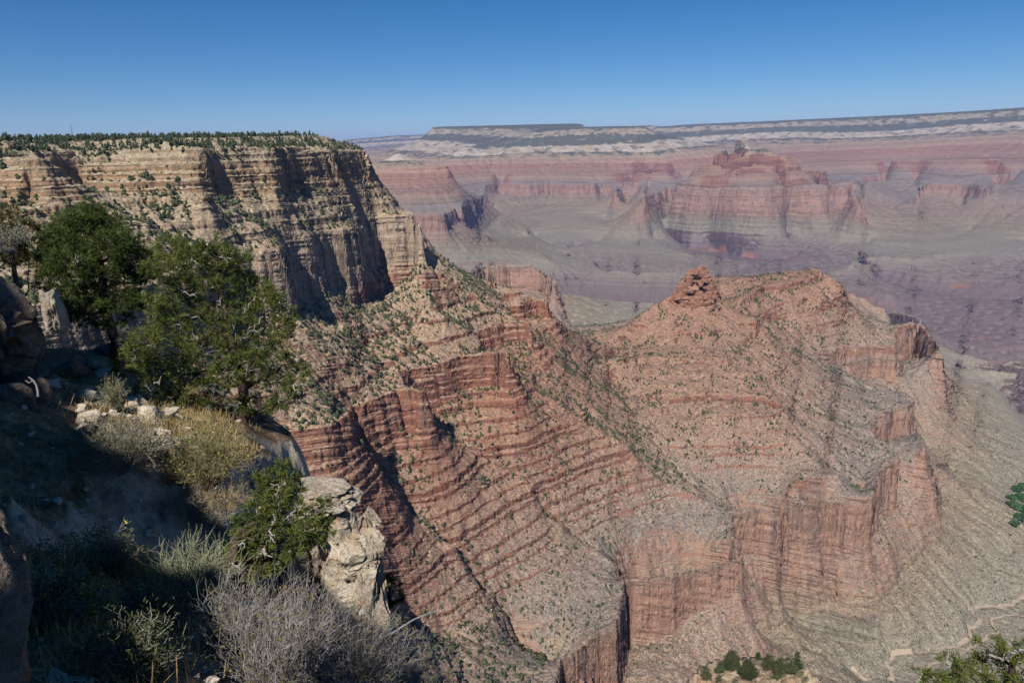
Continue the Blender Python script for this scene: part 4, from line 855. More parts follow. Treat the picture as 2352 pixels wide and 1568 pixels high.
# the rim cliff behind the viewpoint, whose shadow lies on the hillside
def back_cliff():
    xs = np.linspace(-46, -2.6, 130); prof = np.interp(xs, [-46, -30, -24, -21.5, -18, -17, -15.6, -14.9, -12.2, -10, -8.6, -6.55, -6.2, -5, -4.5, -3.6, -2.85, -2.6], [31, 28, 24, 21.5, 18, 16.6, 13.7, 13.1, 10.9, 8.4, 7.4, 6.0, 5.5, 4.45, 4.9, 5.6, 5.0, -1.5])
    prof = prof + .15 * fbm(xs / 1.6, xs * 0 + 3, 3, 150); rows = []
    for f in np.linspace(0, 1, 40):
        z = -6 + (prof + 6) * f; y = -2.6 - .9 * f + .4 * fbm(xs / 1.5, z / 1.5, 3, 151) + .12 * pn(z / .3, xs / 6, 152); rows.append(np.stack([xs, y, z], -1))
    for d in (1.5, 4, 9, 18): rows.append(np.stack([xs, -3.5 - d + 0 * xs, prof - .02 * d + .2 * fbm(xs / 2, xs * 0 + d, 2, 153)], -1))
    rows.append(np.stack([xs, -22 + 0 * xs, -6 + 0 * xs], -1))
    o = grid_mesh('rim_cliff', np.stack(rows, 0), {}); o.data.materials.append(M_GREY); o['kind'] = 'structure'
back_cliff()
# ---------------------------------------------------------------- needle trees
def needlemat(name, stops, sc=2.2):
    m = N(name); n1 = m.noise(sc, 2, .6); n2 = m.noise(14, 2, .5); m.color(m.ramp(m.math('ADD', m.math('MULTIPLY', n1, .65), m.math('MULTIPLY', n2, .35)), stops)); m.b.inputs['Roughness'].default_value = .65
    tr = m.n('ShaderNodeBsdfTranslucent'); m.l(m.b.inputs['Base Color'].links[0].from_socket, tr.inputs[0]); mx = m.n('ShaderNodeMixShader'); mx.inputs[0].default_value = .22
    m.l(m.b.outputs[0], mx.inputs[1]); m.l(tr.outputs[0], mx.inputs[2]); m.l(mx.outputs[0], m.out.inputs[0]); return m.m
M_NEEDLE = needlemat('pinyon_needles', [(.33, (.06, .08, .02)), (.5, (.115, .14, .032)), (.66, (.18, .20, .05))])
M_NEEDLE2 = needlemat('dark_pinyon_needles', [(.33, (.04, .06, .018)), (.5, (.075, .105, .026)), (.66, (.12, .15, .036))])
M_TWIG = plain('bleached_twigs', (.33, .30, .28), .9, .25, 6); M_BARK2 = plain('dark_bark', (.085, .062, .048), .95, .4, 12)
def blades(mb, base, dirs, ln, wd, rg):
    """thin needle quads: base (n,3), dirs (n,3)"""
    n = len(base); side = np.cross(dirs, rg.standard_normal((n, 3))); side /= np.maximum(np.linalg.norm(side, axis=1, keepdims=True), 1e-6)
    l = ln[:, None]; w_ = wd[:, None] if isinstance(wd, np.ndarray) else wd
    V = np.stack([base - side * w_ * .4, base + side * w_ * .4, base + dirs * l * .6 + side * w_ * .5, base + dirs * l, base + dirs * l * .6 - side * w_ * .5], 1)
    i = np.arange(n)[:, None] * 5; mb.add(V.reshape(-1, 3), i + np.array([0, 1, 2, 3, 4]))
def unit(v): return v / np.maximum(np.linalg.norm(v, axis=-1, keepdims=True), 1e-9)
def curve(a, b, sag, rg, n=6, jit=.06):
    a = np.array(a); b = np.array(b); L = np.linalg.norm(b - a); t_ = np.linspace(0, 1, n)[:, None]; p = a + (b - a) * t_; p[:, 2] += sag * L * (4 * t_ * (1 - t_))[:, 0]
    j = rg.standard_normal((n, 3)) * jit * L; j[0] = 0; j[-1] = 0; return p + j
def pinyon(name, base, trunk, clumps, label, cat, seed, mat, dens=1.0, needle=.11, trunk_r=.14, dead=0.0, depth=.35, group=None, tips=None, wneed=.013):
    rg = np.random.RandomState(seed); b0 = np.array(base); root = empty(name, base, label, cat, group)
    tr = [np.array(at(*p)) for p in trunk]; tr[0] = b0 - np.array([0, 0, .15]); pts = []
    for a, b in zip(tr[:-1], tr[1:]): pts += [a + (b - a) * f for f in (0, .34, .67)]
    pts.append(tr[-1]); pts = np.array(pts); pts[1:-1] += rg.standard_normal((len(pts) - 2, 3)) * trunk_r * .25; nb = len(pts)
    wood = MB(); wood.tube(pts - b0, [trunk_r * (1 - .8 * i / nb) * (1.25 if i == 0 else 1) for i in range(nb)], 8)
    limb = MB(); leaf = MB(); dead_ = []
    rad_m = 0
    for (px, py, rp, *dd) in clumps:
        r0 = trunk[0][2] if False else np.interp(py, [trunk[-1][1], trunk[0][1]], [trunk[-1][2], trunk[0][2]])
        c0 = at(px, py, r0); R_ = rp / F * c0.length; off = (dd[0] if dd else rg.uniform(-1, 1)) * depth * R_ * 2.2
        rp *= .9; R_ *= .9; vd = np.array(c0.normalized()); c = np.array(c0) + vd * off
        k = np.argmin(np.linalg.norm(pts - c, axis=1) + np.where(pts[:, 2] > c[2] - R_ * .3, 5, 0)); p = curve(pts[k], c, -.05, rg); q = trunk_r * .32
        limb.tube(p - b0, np.linspace(q, q * .25, len(p)), 5)
        n = min(260, max(6, int(46 * dens * (R_ / .45) ** 2))); d = unit(rg.standard_normal((n, 3))); rad = rg.uniform(.35, 1.0, n)[:, None] ** .6
        ep = c + d * rad * R_ * np.array([1.05, 1.05, .78]); ep[:, 2] += .1 * R_
        for e in ep[:: 3]: limb.tube(curve(c + (e - c) * .1, e, .04, rg, 4, .08) - b0, [q * .22, q * .17, q * .12, q * .07], 3)
        # tufts along each twig end
        m_ = 4; tb = np.repeat(ep, m_, 0) + rg.standard_normal((n * m_, 3)) * R_ * .15; out_ = unit(np.repeat(ep - c, m_, 0) + .5 * R_ * rg.standard_normal((n * m_, 3)) + np.array([0, 0, .45 * R_]))
        nn_ = 11; B_ = np.repeat(tb, nn_, 0); Dv = unit(np.repeat(out_, nn_, 0) + rg.standard_normal((len(B_), 3)) * .62); B_ = B_ + Dv * .01 + np.repeat(out_, nn_, 0) * rg.uniform(-.5, .5, len(B_))[:, None] * needle
        blades(leaf, B_ - b0, Dv, needle * rg.uniform(.6, 1.15, len(B_)), wneed, rg)
        if dead and rg.rand() < dead:
            for q2 in range(rg.randint(1, 3)):
                deadm = MB(); dead_.append(deadm)
                e = c + unit(rg.standard_normal(3)) * R_ * rg.uniform(.7, 1.25) - vd * R_ * .7; s0 = c + (e - c) * .15 - vd * R_ * .3; pp = curve(s0, e, -.05, rg, 6, .09); deadm.tube(pp - b0, np.linspace(.017, .006, 6), 4)
                for q3 in range(5):
                    a = pp[rg.randint(1, 6)]; e2 = a + unit((e - s0) + rg.standard_normal(3) * R_ * .9) * R_ * rg.uniform(.25, .6); deadm.tube(curve(a, e2, 0, rg, 4, .1) - b0, [.009, .007, .006, .004], 3)
    wood.build('trunk', M_BARK2, root, True); limb.build('branches', M_BARK2, root); leaf.build('crown', mat, root)
    for dm in dead_[:90]: dm.build('dead_branch', M_TWIG, root)
    return root
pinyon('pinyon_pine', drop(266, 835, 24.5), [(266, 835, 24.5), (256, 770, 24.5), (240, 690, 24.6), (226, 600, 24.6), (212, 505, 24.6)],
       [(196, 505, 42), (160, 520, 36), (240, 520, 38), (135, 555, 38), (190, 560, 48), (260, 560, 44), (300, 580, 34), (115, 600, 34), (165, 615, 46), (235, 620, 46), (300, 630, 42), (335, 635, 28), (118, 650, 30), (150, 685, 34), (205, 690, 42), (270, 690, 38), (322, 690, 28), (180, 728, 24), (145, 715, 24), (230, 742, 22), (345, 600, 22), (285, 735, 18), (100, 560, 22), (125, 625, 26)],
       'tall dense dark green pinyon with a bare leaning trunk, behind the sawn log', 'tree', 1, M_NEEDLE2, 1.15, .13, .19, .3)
pinyon('pinyon_pine', drop(562, 966, 19.6), [(562, 966, 19.6), (556, 880, 19.6), (540, 800, 19.7), (520, 710, 19.8), (500, 590, 19.9)],
       [(395, 578, 42), (440, 590, 42), (372, 620, 38), (502, 592, 40), (548, 602, 34), (470, 640, 48), (535, 650, 50), (592, 672, 42), (405, 668, 42), (352, 700, 34), (440, 715, 50), (520, 722, 50), (610, 722, 46), (655, 742, 34), (382, 752, 42), (332, 792, 38), (300, 828, 34), (278, 850, 22), (452, 790, 50), (542, 792, 50), (628, 792, 46), (672, 832, 32), (362, 850, 46), (432, 862, 46), (520, 862, 44), (602, 862, 44), (672, 880, 30), (402, 915, 34), (478, 925, 32), (560, 925, 32), (640, 930, 32), (690, 905, 18), (345, 895, 26), (640, 690, 26), (480, 560, 26), (580, 820, 36), (690, 850, 18)],
       'broad sunlit pinyon full of bleached twigs, rooted on the ledge edge', 'tree', 2, M_NEEDLE, .8, .12, .17, 1.0)
pinyon('pinyon_pine', drop(505, 1292, 9.9), [(505, 1292, 9.9), (540, 1240, 10.0), (585, 1195, 10.2), (640, 1130, 10.4), (645, 1085, 10.4)],
       [(640, 1078, 22), (612, 1108, 28), (660, 1112, 28), (690, 1122, 16), (640, 1150, 32), (590, 1168, 28), (682, 1165, 28), (562, 1200, 26), (622, 1208, 32), (702, 1208, 32), (738, 1165, 20), (742, 1200, 24), (550, 1240, 28), (602, 1258, 32), (672, 1258, 32), (720, 1248, 26), (530, 1290, 26), (590, 1308, 28), (545, 1338, 22), (640, 1298, 20), (576, 1358, 20), (752, 1225, 14)],
       'small crooked pinyon leaning over the drop beside the pale outcrop', 'tree', 3, M_NEEDLE, 2.3, .085, .085, .8, wneed=.010)
pinyon('pinyon_pine', at(893, 1405, 17), [(893, 1405, 17), (895, 1370, 17), (897, 1325, 17)], [(899, 1328, 11), (888, 1343, 14), (906, 1346, 14), (895, 1362, 15), (880, 1374, 11), (914, 1372, 11), (900, 1385, 9)],
       'little dark pine silhouetted just beyond the pale outcrop', 'tree', 4, M_NEEDLE2, .9, .12, .05)
pinyon('pinyon_pine', at(2310, 1700, 9.2), [(2310, 1700, 9.2), (2318, 1620, 9.2), (2330, 1550, 9.2), (2335, 1490, 9.2)], [(2332, 1492, 34), (2268, 1500, 28), (2230, 1520, 28), (2182, 1532, 24), (2142, 1545, 22), (2118, 1552, 14), (2200, 1562, 34), (2282, 1548, 38), (2342, 1545, 40), (2150, 1575, 28), (2230, 1590, 40), (2310, 1600, 44)],
       'bushy pine top poking into the bottom right corner', 'tree', 5, M_NEEDLE, 1.0, .085, .08, .6, wneed=.009)
pinyon('pinyon_pine', drop(30, 640, 20.5), [(30, 640, 21), (28, 590, 21), (25, 530, 21)], [(20, 515, 34), (58, 535, 28), (5, 555, 32), (68, 585, 26), (30, 590, 30)], 'olive brown pine crown above the dark bluff', 'tree', 6, needlemat('olive_needles', [(.33, (.06, .055, .02)), (.5, (.10, .085, .03)), (.66, (.15, .12, .045))]), .9, .12, .08, .5)
# ---------------------------------------------------------------- shrubs
def shrub(name, base, h, wd, label, seed, twigm, leafm=None, stems=70, forks=5, lf=900, llen=.03, lw=.012, up=.5, tr=.006, flower=None, nfl=0, group=None, cat='shrub'):
    rg = np.random.RandomState(seed); root = empty(name, base, label, cat, group); tw = MB(); ends = []
    for k in range(stems):
        a = rg.uniform(0, 6.28); e = np.array([math.cos(a) * wd * .5 * rg.uniform(.15, 1), math.sin(a) * wd * .5 * rg.uniform(.15, 1), h * rg.uniform(.45, 1.0)]); e[2] *= 1 - .3 * (np.hypot(e[0], e[1]) / (wd * .5)) ** 2
        s = np.array([e[0] * .15, e[1] * .15, -.05]); p = curve(s, e, up * .25, rg, 7, .045); tw.tube(p, np.linspace(tr, tr * .35, 7), 3)
        for q in range(forks):
            i = rg.randint(2, 7); d = unit(p[i] - p[i - 1] + rg.standard_normal(3) * .55 * np.linalg.norm(p[i] - p[i - 1])); L = h * rg.uniform(.1, .32); e2 = p[i] + d * L + np.array([0, 0, L * .2]); pp = curve(p[i], e2, 0, rg, 4, .07); tw.tube(pp, np.linspace(tr * .5, tr * .25, 4), 3); ends += [pp[-1], pp[-2], pp[2], pp[1]]
        ends += list(p[3:])
    tw.build('twigs', twigm, root); ends = np.array(ends)
    if leafm is not None and lf:
        i = rg.randint(0, len(ends), lf); b = ends[i] + rg.standard_normal((lf, 3)) * .025; lm = MB(); blades(lm, b, unit(rg.standard_normal((lf, 3)) + np.array([0, 0, .6])), llen * rg.uniform(.6, 1.3, lf), lw, rg); lm.build('leaves', leafm, root)
    if nfl:
        i = rg.randint(0, len(ends), nfl); top = ends[i][np.argsort(-ends[i][:, 2])[:nfl]]; b = top + rg.standard_normal((nfl, 3)) * .02; fm = MB(); blades(fm, b, unit(rg.standard_normal((nfl, 3)) + np.array([0, 0, .6])), .035 * rg.uniform(.6, 1.3, nfl), .02, rg); fm.build('flowers', flower, root)
    return root
M_SAGEL = needlemat('sage_leaves', [(.33, (.10, .105, .06)), (.5, (.16, .165, .10)), (.66, (.23, .23, .145))]); M_GREENL = needlemat('yellow_green_leaves', [(.33, (.11, .12, .045)), (.5, (.18, .185, .075)), (.66, (.26, .25, .11))]); M_AUT = needlemat('autumn_leaves', [(.34, (.08, .09, .03)), (.5, (.15, .145, .05)), (.62, (.25, .20, .05)), (.72, (.36, .17, .03))]); M_FLOWER = plain('yellow_flowers', (.50, .42, .03), .8, .2)
M_DARKL = needlemat('shade_dark_green_leaves', [(.33, (.045, .06, .028)), (.5, (.075, .09, .04)), (.66, (.11, .12, .055))]); M_THICK = plain('grey_thicket_twigs', (.235, .21, .195), .9, .35, 6); M_STALK = plain('grey_stalks', (.27, .24, .20), .9, .3, 8); M_TANST = plain('tan_stalks', (.33, .25, .15), .9, .3, 8); M_GSTALK = plain('green_grey_stalks', (.24, .245, .15), .9, .25, 6)  # the dark green leaves are coloured darker to deepen the shade on shrubs
S_ = lambda px, py, r: drop(px, py, r)
shrub('sagebrush', S_(282, 1085, 13.3), .95, 2.2, 'grey-green sagebrush in half shade below the sunlit gravel', 11, M_STALK, M_SAGEL, 110, 6, 6500, .045, .013)
shrub('rabbitbrush', S_(478, 1118, 12.4), 1.25, 1.75, 'bright yellow-green bush with yellow flower tips at the ledge edge', 12, M_TANST, M_GREENL, 130, 6, 8000, .045, .011, flower=M_FLOWER, nfl=260)
shrub('bitterbrush', S_(430, 1245, 10.0), 1.05, 1.9, 'tangled grey leafless bush between the bright bush and the pale stalks', 13, M_TWIG, M_SAGEL, 110, 7, 1400, .03, .011, up=.25)
for k, (px, py, r, h, w_, lab) in enumerate([(330, 1195, 10, .65, 1.3, 'grey twiggy bush on the bank at the shadow edge, left of the tangled one'), (440, 1185, 11, .6, 1.3, 'grey twiggy bush on the bank right under the bright yellow-green bush'), (385, 1235, 9.4, .55, 1.1, 'low grey bush with tan stems in front of the twiggy bank bushes'), (500, 1240, 10.2, .55, 1.0, 'dull sage coloured bush on the bank at the trunk of the small pinyon')]):
    shrub('bitterbrush', S_(px, py, r), h, w_, lab, 70 + k, M_TWIG if k != 2 else M_TANST, M_SAGEL if k != 1 else M_AUT, 80, 7, 900, .03, .011, up=.25)
shrub('bitterbrush', S_(520, 1180, 11.2), .7, 1.4, 'tan dry bush against the shaded cliff, behind the small pinyon', 14, M_TANST, M_GREENL, 90, 6, 900, .03, .01)
shrub('ephedra', S_(455, 1395, 7.3), .75, 1.15, 'pale green broom-like bush at the shadow edge', 15, M_GSTALK, None, 190, 6, 0, tr=.006, up=.2)
for k, (px, py, r, h, w_, lab) in enumerate([(560, 1500, 6.6, .8, 1.2, 'leafless grey thicket in the bottom foreground, its left end by the shadow edge'), (680, 1545, 6.4, .9, 1.4, 'leafless grey thicket with yellow leaves, directly under the small pinyon'), (800, 1560, 6.7, .95, 1.4, 'tall twiggy grey thicket in front of the dark foot of the outcrop'), (915, 1580, 7.0, .75, 1.3, 'grey thicket reaching over the drop with long bare shoots'), (640, 1620, 5.2, .8, 1.2, 'nearest grey thicket with orange leaves at the bottom edge'), (840, 1640, 5.8, .8, 1.3, 'grey thicket at the bottom edge, right of the one with orange leaves')]):
    shrub('serviceberry', S_(px, py, r) if px < 900 else Vector(at(px, py, r)) - Vector((0, 0, .2)), h, w_, lab, 30 + k, M_THICK, M_AUT, 120, 10, 750, .024, .017, tr=.005, up=.3)
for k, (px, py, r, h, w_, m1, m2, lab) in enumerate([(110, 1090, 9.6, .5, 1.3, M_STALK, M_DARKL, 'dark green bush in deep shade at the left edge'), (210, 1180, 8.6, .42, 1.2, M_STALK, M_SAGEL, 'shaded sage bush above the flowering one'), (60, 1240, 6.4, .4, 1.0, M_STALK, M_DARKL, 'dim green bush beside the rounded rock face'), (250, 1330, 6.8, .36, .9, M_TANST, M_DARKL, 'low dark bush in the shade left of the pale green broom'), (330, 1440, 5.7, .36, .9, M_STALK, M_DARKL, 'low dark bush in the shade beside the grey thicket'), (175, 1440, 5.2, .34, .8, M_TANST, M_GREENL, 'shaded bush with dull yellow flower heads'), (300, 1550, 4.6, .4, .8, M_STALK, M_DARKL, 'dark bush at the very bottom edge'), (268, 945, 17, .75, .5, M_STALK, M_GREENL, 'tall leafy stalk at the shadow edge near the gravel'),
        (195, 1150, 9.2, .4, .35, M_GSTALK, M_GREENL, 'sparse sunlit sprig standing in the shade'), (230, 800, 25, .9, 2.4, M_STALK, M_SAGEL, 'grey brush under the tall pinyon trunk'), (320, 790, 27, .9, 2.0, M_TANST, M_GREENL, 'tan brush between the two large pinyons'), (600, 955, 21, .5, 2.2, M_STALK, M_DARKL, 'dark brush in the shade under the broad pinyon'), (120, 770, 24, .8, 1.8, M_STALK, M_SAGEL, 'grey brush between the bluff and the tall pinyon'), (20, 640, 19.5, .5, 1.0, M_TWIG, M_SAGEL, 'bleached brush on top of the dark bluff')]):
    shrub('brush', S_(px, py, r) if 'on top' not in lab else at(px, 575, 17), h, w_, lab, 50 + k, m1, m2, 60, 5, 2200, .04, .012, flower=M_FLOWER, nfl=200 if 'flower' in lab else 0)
# dry grass
def grass():
    rg = np.random.RandomState(9); mb = MB(); B_ = []
    for (px, py, n, sx_, sy_) in [(440, 925, 2600, 45, 26), (380, 960, 2000, 40, 25), (470, 975, 1300, 40, 16), (330, 800, 700, 22, 10), (330, 1240, 2600, 34, 28), (430, 1190, 2600, 60, 26), (280, 1170, 1200, 30, 24), (420, 1010, 1200, 40, 20), (600, 990, 1300, 45, 14), (380, 1330, 1200, 25, 30), (150, 1250, 1500, 90, 90), (250, 1500, 900, 120, 60), (240, 990, 900, 50, 50)]:
        for k in range(n):
            x, y = px + rg.normal(0, sx_), py + rg.normal(0, sy_); r = np.interp(y, [790, 900, 960, 1060, 1250, 1400, 1568], [28, 20.5, 17.6, 14, 9.2, 6.6, 4.3]); v = at(x, y, r); B_.append((v.x, v.y, float(near_z(v.x, v.y))))
    B_ = np.array(B_); n = len(B_); blades(mb, B_, unit(rg.standard_normal((n, 3)) * .45 + np.array([.1, 0, 1])), rg.uniform(.12, .34, n), .009, rg)
    o = mb.build('grass', leafmat('dry_grass', [(.35, (.24, .16, .06)), (.5, (.36, .25, .10)), (.65, (.42, .34, .17))], 3)); o['kind'] = 'stuff'
grass()
# sawn log and bleached branch
lg = MB(); a, b = np.array(drop(207, 852, 21.2)) + np.array([0, 0, .2]), np.array(drop(290, 868, 20.6)) + np.array([0, 0, .12]); lp = curve(a, b, .01, np.random.RandomState(2), 8, .006); lroot = empty('log', tuple(a), 'sawn grey log lying on the slope under the pinyons', 'log'); lg.tube(lp - a, [.15, .15, .148, .145, .142, .14, .137, .13], 14); lg.build('log_bark', plain('log_bark_grey', (.20, .18, .15), .95, .4, 10), lroot, True)
d = unit(lp[0] - lp[1]); e = MB(); e.tube([lp[0] - a + d * .002, lp[0] - a + d * .008], [.138, .136], 14); e.build('cut_end', plain('cut_wood', (.42, .34, .25), .9, .2, 20), lroot)
br = MB(); base = at(86, 905, 14.2); pts = [np.array(at(px, py, 14.2)) - np.array(base) for px, py in [(88, 910), (87, 897), (84, 884), (76, 873), (66, 866), (63, 878)]]; br.tube(pts, [.022, .02, .02, .018, .014, .008], 6); br.tube([pts[3], pts[3] + np.array([-.08, 0, -.05]), pts[3] + np.array([-.14, 0, .0])], [.012, .009, .005], 5)
tag(br.build('dead_branch', M_TWIG, None, True, base), 'crooked white dead branch in the shade at the left', 'branch')
br = MB(); base = at(905, 1450, 9.0); br.tube([np.array(at(px, py, r)) - np.array(base) for px, py, r in [(870, 1470, 8.8), (905, 1450, 9.0), (950, 1422, 9.2), (1000, 1402, 9.5), (1022, 1392, 9.6)]], [.018, .016, .012, .007, .004], 5)
for q in ((960, 1418, 985, 1428), (985, 1408, 1005, 1385)): br.tube([np.array(at(q[0], q[1], 9.3)) - np.array(base), np.array(at(q[2], q[3], 9.4)) - np.array(base)], [.006, .003], 4)
tag(br.build('dead_branch', M_TWIG, None, True, base), 'long bare grey shoot reaching right over the red slope', 'branch')
print('foreground built', round(time.time() - T00, 1))
# ---------------------------------------------------------------- far things: tower, pinnacle, grove, lodges, mast, paths
def hit(px, py, r0=300, r1=9000):
    th_, t_ = ray(px, py); rr_ = np.exp(np.linspace(math.log(r0), math.log(r1), 5000)); z_ = ground(np.full(5000, th_, np.float32), np.log(rr_).astype(np.float32), False)[0]
    k_ = np.argmax(z_ > rr_ * t_); return Vector((rr_[k_] * math.sin(th_), rr_[k_] * math.cos(th_), float(z_[k_])))
def stack(name, foot_l, foot_r, foot_y, top_y, r, prof, depth, layer_h, mat, label, cat, seed, bw=16.0):
    """a tower of weathered blocks laid in rough courses"""
    rg = np.random.RandomState(seed); a = at(foot_l, foot_y, r); b = at(foot_r, foot_y, r); c = (a + b) / 2; W = (b - a).length / 2; H = at((foot_l + foot_r) / 2, top_y, r).z - c.z; ux = np.array((b - a).normalized()); ux[2] = 0; ux /= np.linalg.norm(ux); uy = np.array([-ux[1], ux[0], 0])
    mb = MB(); z = -6.0; k = 0
    while z < H:
        lh = layer_h * rg.uniform(.6, 1.35); f = max(0, z / H); hw = W * np.interp(f, prof[0], prof[1]); sh = W * np.interp(f, prof[0], prof[2]); dp = depth * np.interp(f, prof[0], prof[1]) + 3; hw *= rg.uniform(.93, 1.04)
        rock_mesh(mb, ux * sh + uy * dp * .2 + np.array([0, 0, z + lh / 2]), (hw * .95, dp * .93, lh * .62), seed * 50 + k, 5, 14, .18, .10, math.atan2(ux[1], ux[0])); k += 1
        x = -hw
        while x < hw:
            w_ = min(bw * rg.uniform(.5, 1.6), hw - x + 2); xc = x + w_ / 2; e = math.sqrt(max(.05, 1 - (xc / (hw + 1)) ** 2))
            if rg.rand() < .6: rock_mesh(mb, ux * (sh + xc) - uy * (dp * (.35 + .55 * e) - rg.uniform(0, 2.5)) + np.array([0, 0, z + lh / 2]), (w_ * .66, rg.uniform(5, 9), lh * rg.uniform(.5, 1.15)), seed * 50 + k, 4, 16, .22, .10, math.atan2(ux[1], ux[0]) + rg.uniform(-.15, .15)); k += 1
            x += w_
        z += lh
    return tag(mb.build(name, mat, None, False, c), label, cat)
stack('sandstone_tower', 1546, 1640, 704, 613, 1872, ([0, .28, .32, .6, .65, .85, .92, 1.0], [1.0, .96, .84, .74, .62, .46, .24, .12], [0, 0, .02, .06, .1, .14, .3, .36]), 34, 8.5, M_TOWER, 'blocky red sandstone tower crowning the ridge at the middle of the canyon', 'rock tower', 3)
stack('rock_pinnacle', 818, 850, 398, 350, 1425, ([0, .4, .45, .7, .75, 1.0], [1.0, .95, .78, .9, .7, .5], [0, 0, 0, -.05, -.05, -.1]), 11, 5.0, lime('buff_pinnacle_rock', (.25, .18, .11), (.42, .31, .20), (.55, .45, .33), .15), 'pale layered pinnacle standing free at the nose of the rim cliff', 'rock tower', 8, 7.0)
for k, (px, py, hp, wp, lab) in enumerate([(1621, 1560, 22, 10, 'small round juniper at the left end of the pale knoll'), (1653, 1545, 18, 8, 'narrow juniper standing second from the left on the pale knoll'), (1679, 1536, 30, 16, 'largest juniper on the pale knoll, near its left side'), (1718, 1556, 28, 17, 'wide juniper in front on the pale knoll'), (1741, 1512, 10, 5, 'tiny juniper at the very top of the pale knoll'), (1765, 1536, 24, 11, 'juniper right of the middle of the pale knoll'), (1792, 1546, 26, 12, 'bushy juniper on the right half of the pale knoll'), (1817, 1548, 24, 11, 'juniper beside the tallest one at the right end of the pale knoll'), (1831, 1540, 32, 9, 'tall slim juniper at the right end of the pale knoll'), (1786, 1575, 22, 12, 'juniper cut by the bottom edge below the pale knoll'), (1650, 1578, 22, 7, 'slim juniper cut by the bottom edge at the left of the knoll')]):
    b = hit(px, min(py, 1560), 120, 260); r = math.hypot(b.x, b.y); r = r if r > 121 else 157.0; b = at(px, py, r)
    hp *= 1.25; wp *= 1.25; cl = [(px + wp * dx, py - hp * f, wp * q) for dx, f, q in [(-.45, .25, .6), (.45, .28, .6), (0, .35, .7), (-.3, .6, .5), (.35, .62, .5), (0, .85, .45), (.1, 1.0, .3)]]
    pinyon('juniper_tree', b, [(px, py, r), (px, py - hp * .5, r), (px, py - hp, r)], cl, lab, 'tree', 700 + k, M_JUNT, .16, .34, .12, 0, .5, 'junipers on the pale knoll', wneed=.06)
M_COT = leafmat('cottonwood_leaves', [(.3, (.018, .042, .014)), (.5, (.032, .075, .022)), (.7, (.06, .115, .038))], .12)
for k, (px, py, sz) in enumerate([(2350, 1124, 1.2), (2334, 1128, 1.0), (2322, 1146, .9), (2345, 1150, 1.3), (2331, 1168, 1.1), (2351, 1176, 1.2), (2342, 1192, 1.0), (2318, 1160, .7), (2330, 1206, .8)]):
    rg = np.random.RandomState(900 + k); b = hit(px, py, 900, 4000); mb = MB(); v, f = ICO2
    for q in range(90):
        d = unit(rg.standard_normal(3)); d[2] = abs(d[2]) * 1.1; c_ = d * np.array([12, 12, 10]) * rg.uniform(.3, 1) * sz + np.array([0, 0, 3.5 * sz]); mb.add(v * (1 + .28 * rg.standard_normal(len(v))[:, None]) * rg.uniform(1.8, 3.4) * sz + c_, f)
    root = empty('cottonwood', b, ['bright green cottonwood in the grove at the right edge, at its upper corner', 'bright green cottonwood at the top left of the grove', 'bright green cottonwood on the left flank of the grove', 'large round cottonwood in the middle of the grove', 'bright green cottonwood low in the middle of the grove', 'large cottonwood cut by the right edge of the picture', 'cottonwood at the bottom of the grove above the lodge roofs', 'smallest cottonwood on the left fringe of the grove', 'small cottonwood set apart below the grove'][k], 'tree', 'cottonwoods of the green grove')
    mb.build('crown', M_COT, root); tk = MB(); tk.tube([(0, 0, -1), (0, 0, 4 * sz), (.3, .2, 9 * sz)], [.5, .4, .2], 6); tk.build('trunk', M_BARK, root)
M_ROOF = plain('green_metal_roof', (.05, .085, .075), .6, .1, .3); M_WALLB = plain('stone_lodge_wall', (.25, .20, .15), .9, .2, .5)
for k, (px, py, L, W_, yaw, lab) in enumerate([(2329, 1194, 12, 7, .3, 'small lodge with a long green roof below the grove'), (2350, 1203, 14, 8, .5, 'second green roofed lodge, nearer the right edge')]):
    b = hit(px, py, 900, 4000); root = empty('lodge', b + Vector((0, 0, .3)), lab, 'building', 'lodges by the grove'); root.rotation_euler.z = yaw
    wl = MB(); x, y, h = L / 2 - .6, W_ / 2 - .6, 3.0; wl.add([(-x, -y, -1), (x, -y, -1), (x, y, -1), (-x, y, -1), (-x, -y, h), (x, -y, h), (x, y, h), (-x, y, h)], [[0, 1, 5, 4], [1, 2, 6, 5], [2, 3, 7, 6], [3, 0, 4, 7]]); wl.add([(-x, -y, h), (-x, y, h), (-x, 0, h + 2.2), (x, -y, h), (x, y, h), (x, 0, h + 2.2)], [[0, 1, 2], [3, 4, 5]]); wl.build('wall', M_WALLB, root)
    rf = MB(); x, y = L / 2, W_ / 2
    for s_ in (-1, 1): rf.add([(-x, s_ * y, h - .25), (x, s_ * y, h - .25), (x, 0, h + 2.6), (-x, 0, h + 2.6), (-x, s_ * y, h - .5), (x, s_ * y, h - .5), (x, 0, h + 2.3), (-x, 0, h + 2.3)], [[0, 1, 2, 3], [4, 5, 6, 7], [0, 1, 5, 4], [0, 3, 7, 4], [1, 2, 6, 5]])
    rf.build('roof', M_ROOF, root); dr_ = MB(); dr_.add([(-.6, -W_ / 2 + .56, 0), (.6, -W_ / 2 + .56, 0), (.6, -W_ / 2 + .56, 2.1), (-.6, -W_ / 2 + .56, 2.1)], [[0, 1, 2, 3]]); dr_.build('door', M_BARK, root)
b = at(168, 318, 1180); th_, t_ = ray(168, 318); b.z = float(ground(np.float32([th_]), np.float32([math.log(1180)]), False)[0][0]); mb = MB(); H = at(168, 287, 1180).z - b.z
for a in (0, 2.09, 4.19): mb.tube([(.9 * math.cos(a), .9 * math.sin(a), -1), (.45 * math.cos(a), .45 * math.sin(a), H)], [.13, .1], 4)
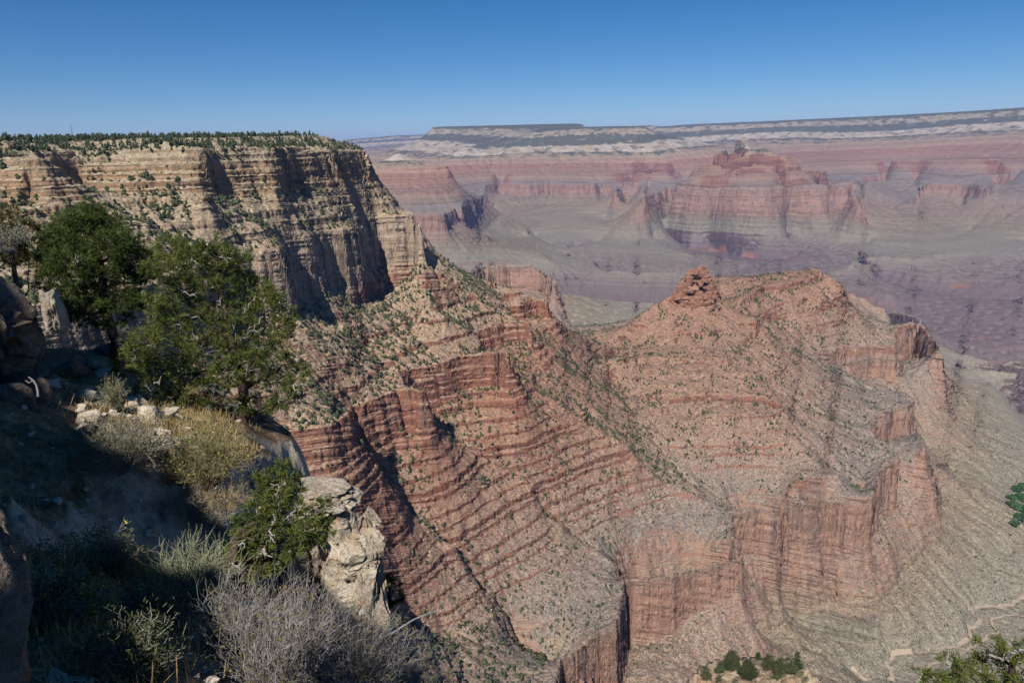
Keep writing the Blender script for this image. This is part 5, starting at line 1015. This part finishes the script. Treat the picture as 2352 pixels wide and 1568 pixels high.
for k in range(int(H / 2)):
    w_ = .9 - .45 * 2 * k / H
    for a in (0, 2.09, 4.19): mb.tube([(w_ * math.cos(a), w_ * math.sin(a), 2 * k), (w_ * math.cos(a + 2.09), w_ * math.sin(a + 2.09), 2 * k + 2)], [.07, .07], 3)
mb.tube([(0, 0, H), (0, 0, H + 3)], [.08, .05], 4)
tag(mb.build('radio_mast', plain('mast_steel', (.18, .16, .16), .5, .1, 1), None, False, b), 'thin lattice radio mast rising from the trees on the rim', 'mast')
def ribbon(name, pts, width, mat, lift=2.0, jit=.25):
    P = [np.array(hit(x, y, 700, 4000)) for x, y in pts]; Q = []
    for a, b_ in zip(P[:-1], P[1:]):
        n = max(2, int(np.linalg.norm(b_ - a) / 4)); Q += [a + (b_ - a) * k / n for k in range(n)]
    Q = np.array(Q + [P[-1]]); rg = np.random.RandomState(len(pts)); Q[:, :2] += np.stack([fbm(np.arange(len(Q)) / 6., np.zeros(len(Q)) + 5, 2, 1), fbm(np.arange(len(Q)) / 6., np.zeros(len(Q)) + 9, 2, 2)], -1) * width * .8
    t_ = np.gradient(Q[:, :2], axis=0); t_ = unit(t_); nrm_ = np.stack([-t_[:, 1], t_[:, 0]], -1); rows = []
    for o_ in (-1, -.4, .4, 1):
        w_ = width / 2 * o_ * (1 + jit * pn(np.arange(len(Q)) / 3., np.zeros(len(Q)) + o_ * 5, 7)); xy = Q[:, :2] + nrm_ * w_[:, None]; z = ground(np.arctan2(xy[:, 0], xy[:, 1]).astype(np.float32), np.log(np.hypot(xy[:, 0], xy[:, 1])).astype(np.float32), True)[0]
        rows.append(np.stack([xy[:, 0], xy[:, 1], z + lift], -1))
    o = grid_mesh(name, np.stack(rows, 0), {}); o.data.materials.append(mat); o['kind'] = 'structure'; return o
M_WASH = plain('pale_wash_gravel', (.33, .26, .20), .95, .15, .08); M_TRAIL = plain('trail_dust', (.35, .27, .20), .95, .1, .1)
ribbon('creek_bed', X(C8, [(1720, 915), (1690, 935), (1640, 952), (1600, 970), (1560, 985), (1500, 1000), (1400, 990), (1310, 990), (1285, 1022), (1330, 1070), (1382, 1105), (1350, 1142), (1285, 1170), (1290, 1210), (1312, 1238), (1240, 1270), (1130, 1300), (1060, 1325), (1010, 1345), (900, 1335), (820, 1340), (740, 1365), (690, 1390), (676, 1430), (700, 1470), (692, 1568)]), 7.5, M_WASH)
ribbon('trail_path', X(C8, [(1720, 1072), (1640, 1064), (1560, 1062), (1490, 1074), (1450, 1096), (1468, 1150), (1482, 1188), (1410, 1228), (1355, 1268), (1335, 1290), (1290, 1320), (1230, 1352), (1172, 1392), (1135, 1415), (1050, 1422), (985, 1428), (955, 1460)]), 5.0, M_TRAIL)
ribbon('dry_wash', X(C7, [(1790, 1395), (1850, 1440), (1905, 1470), (1960, 1520), (2010, 1555)]), 4.0, M_WASH)
print('all built', round(time.time() - T00, 1))
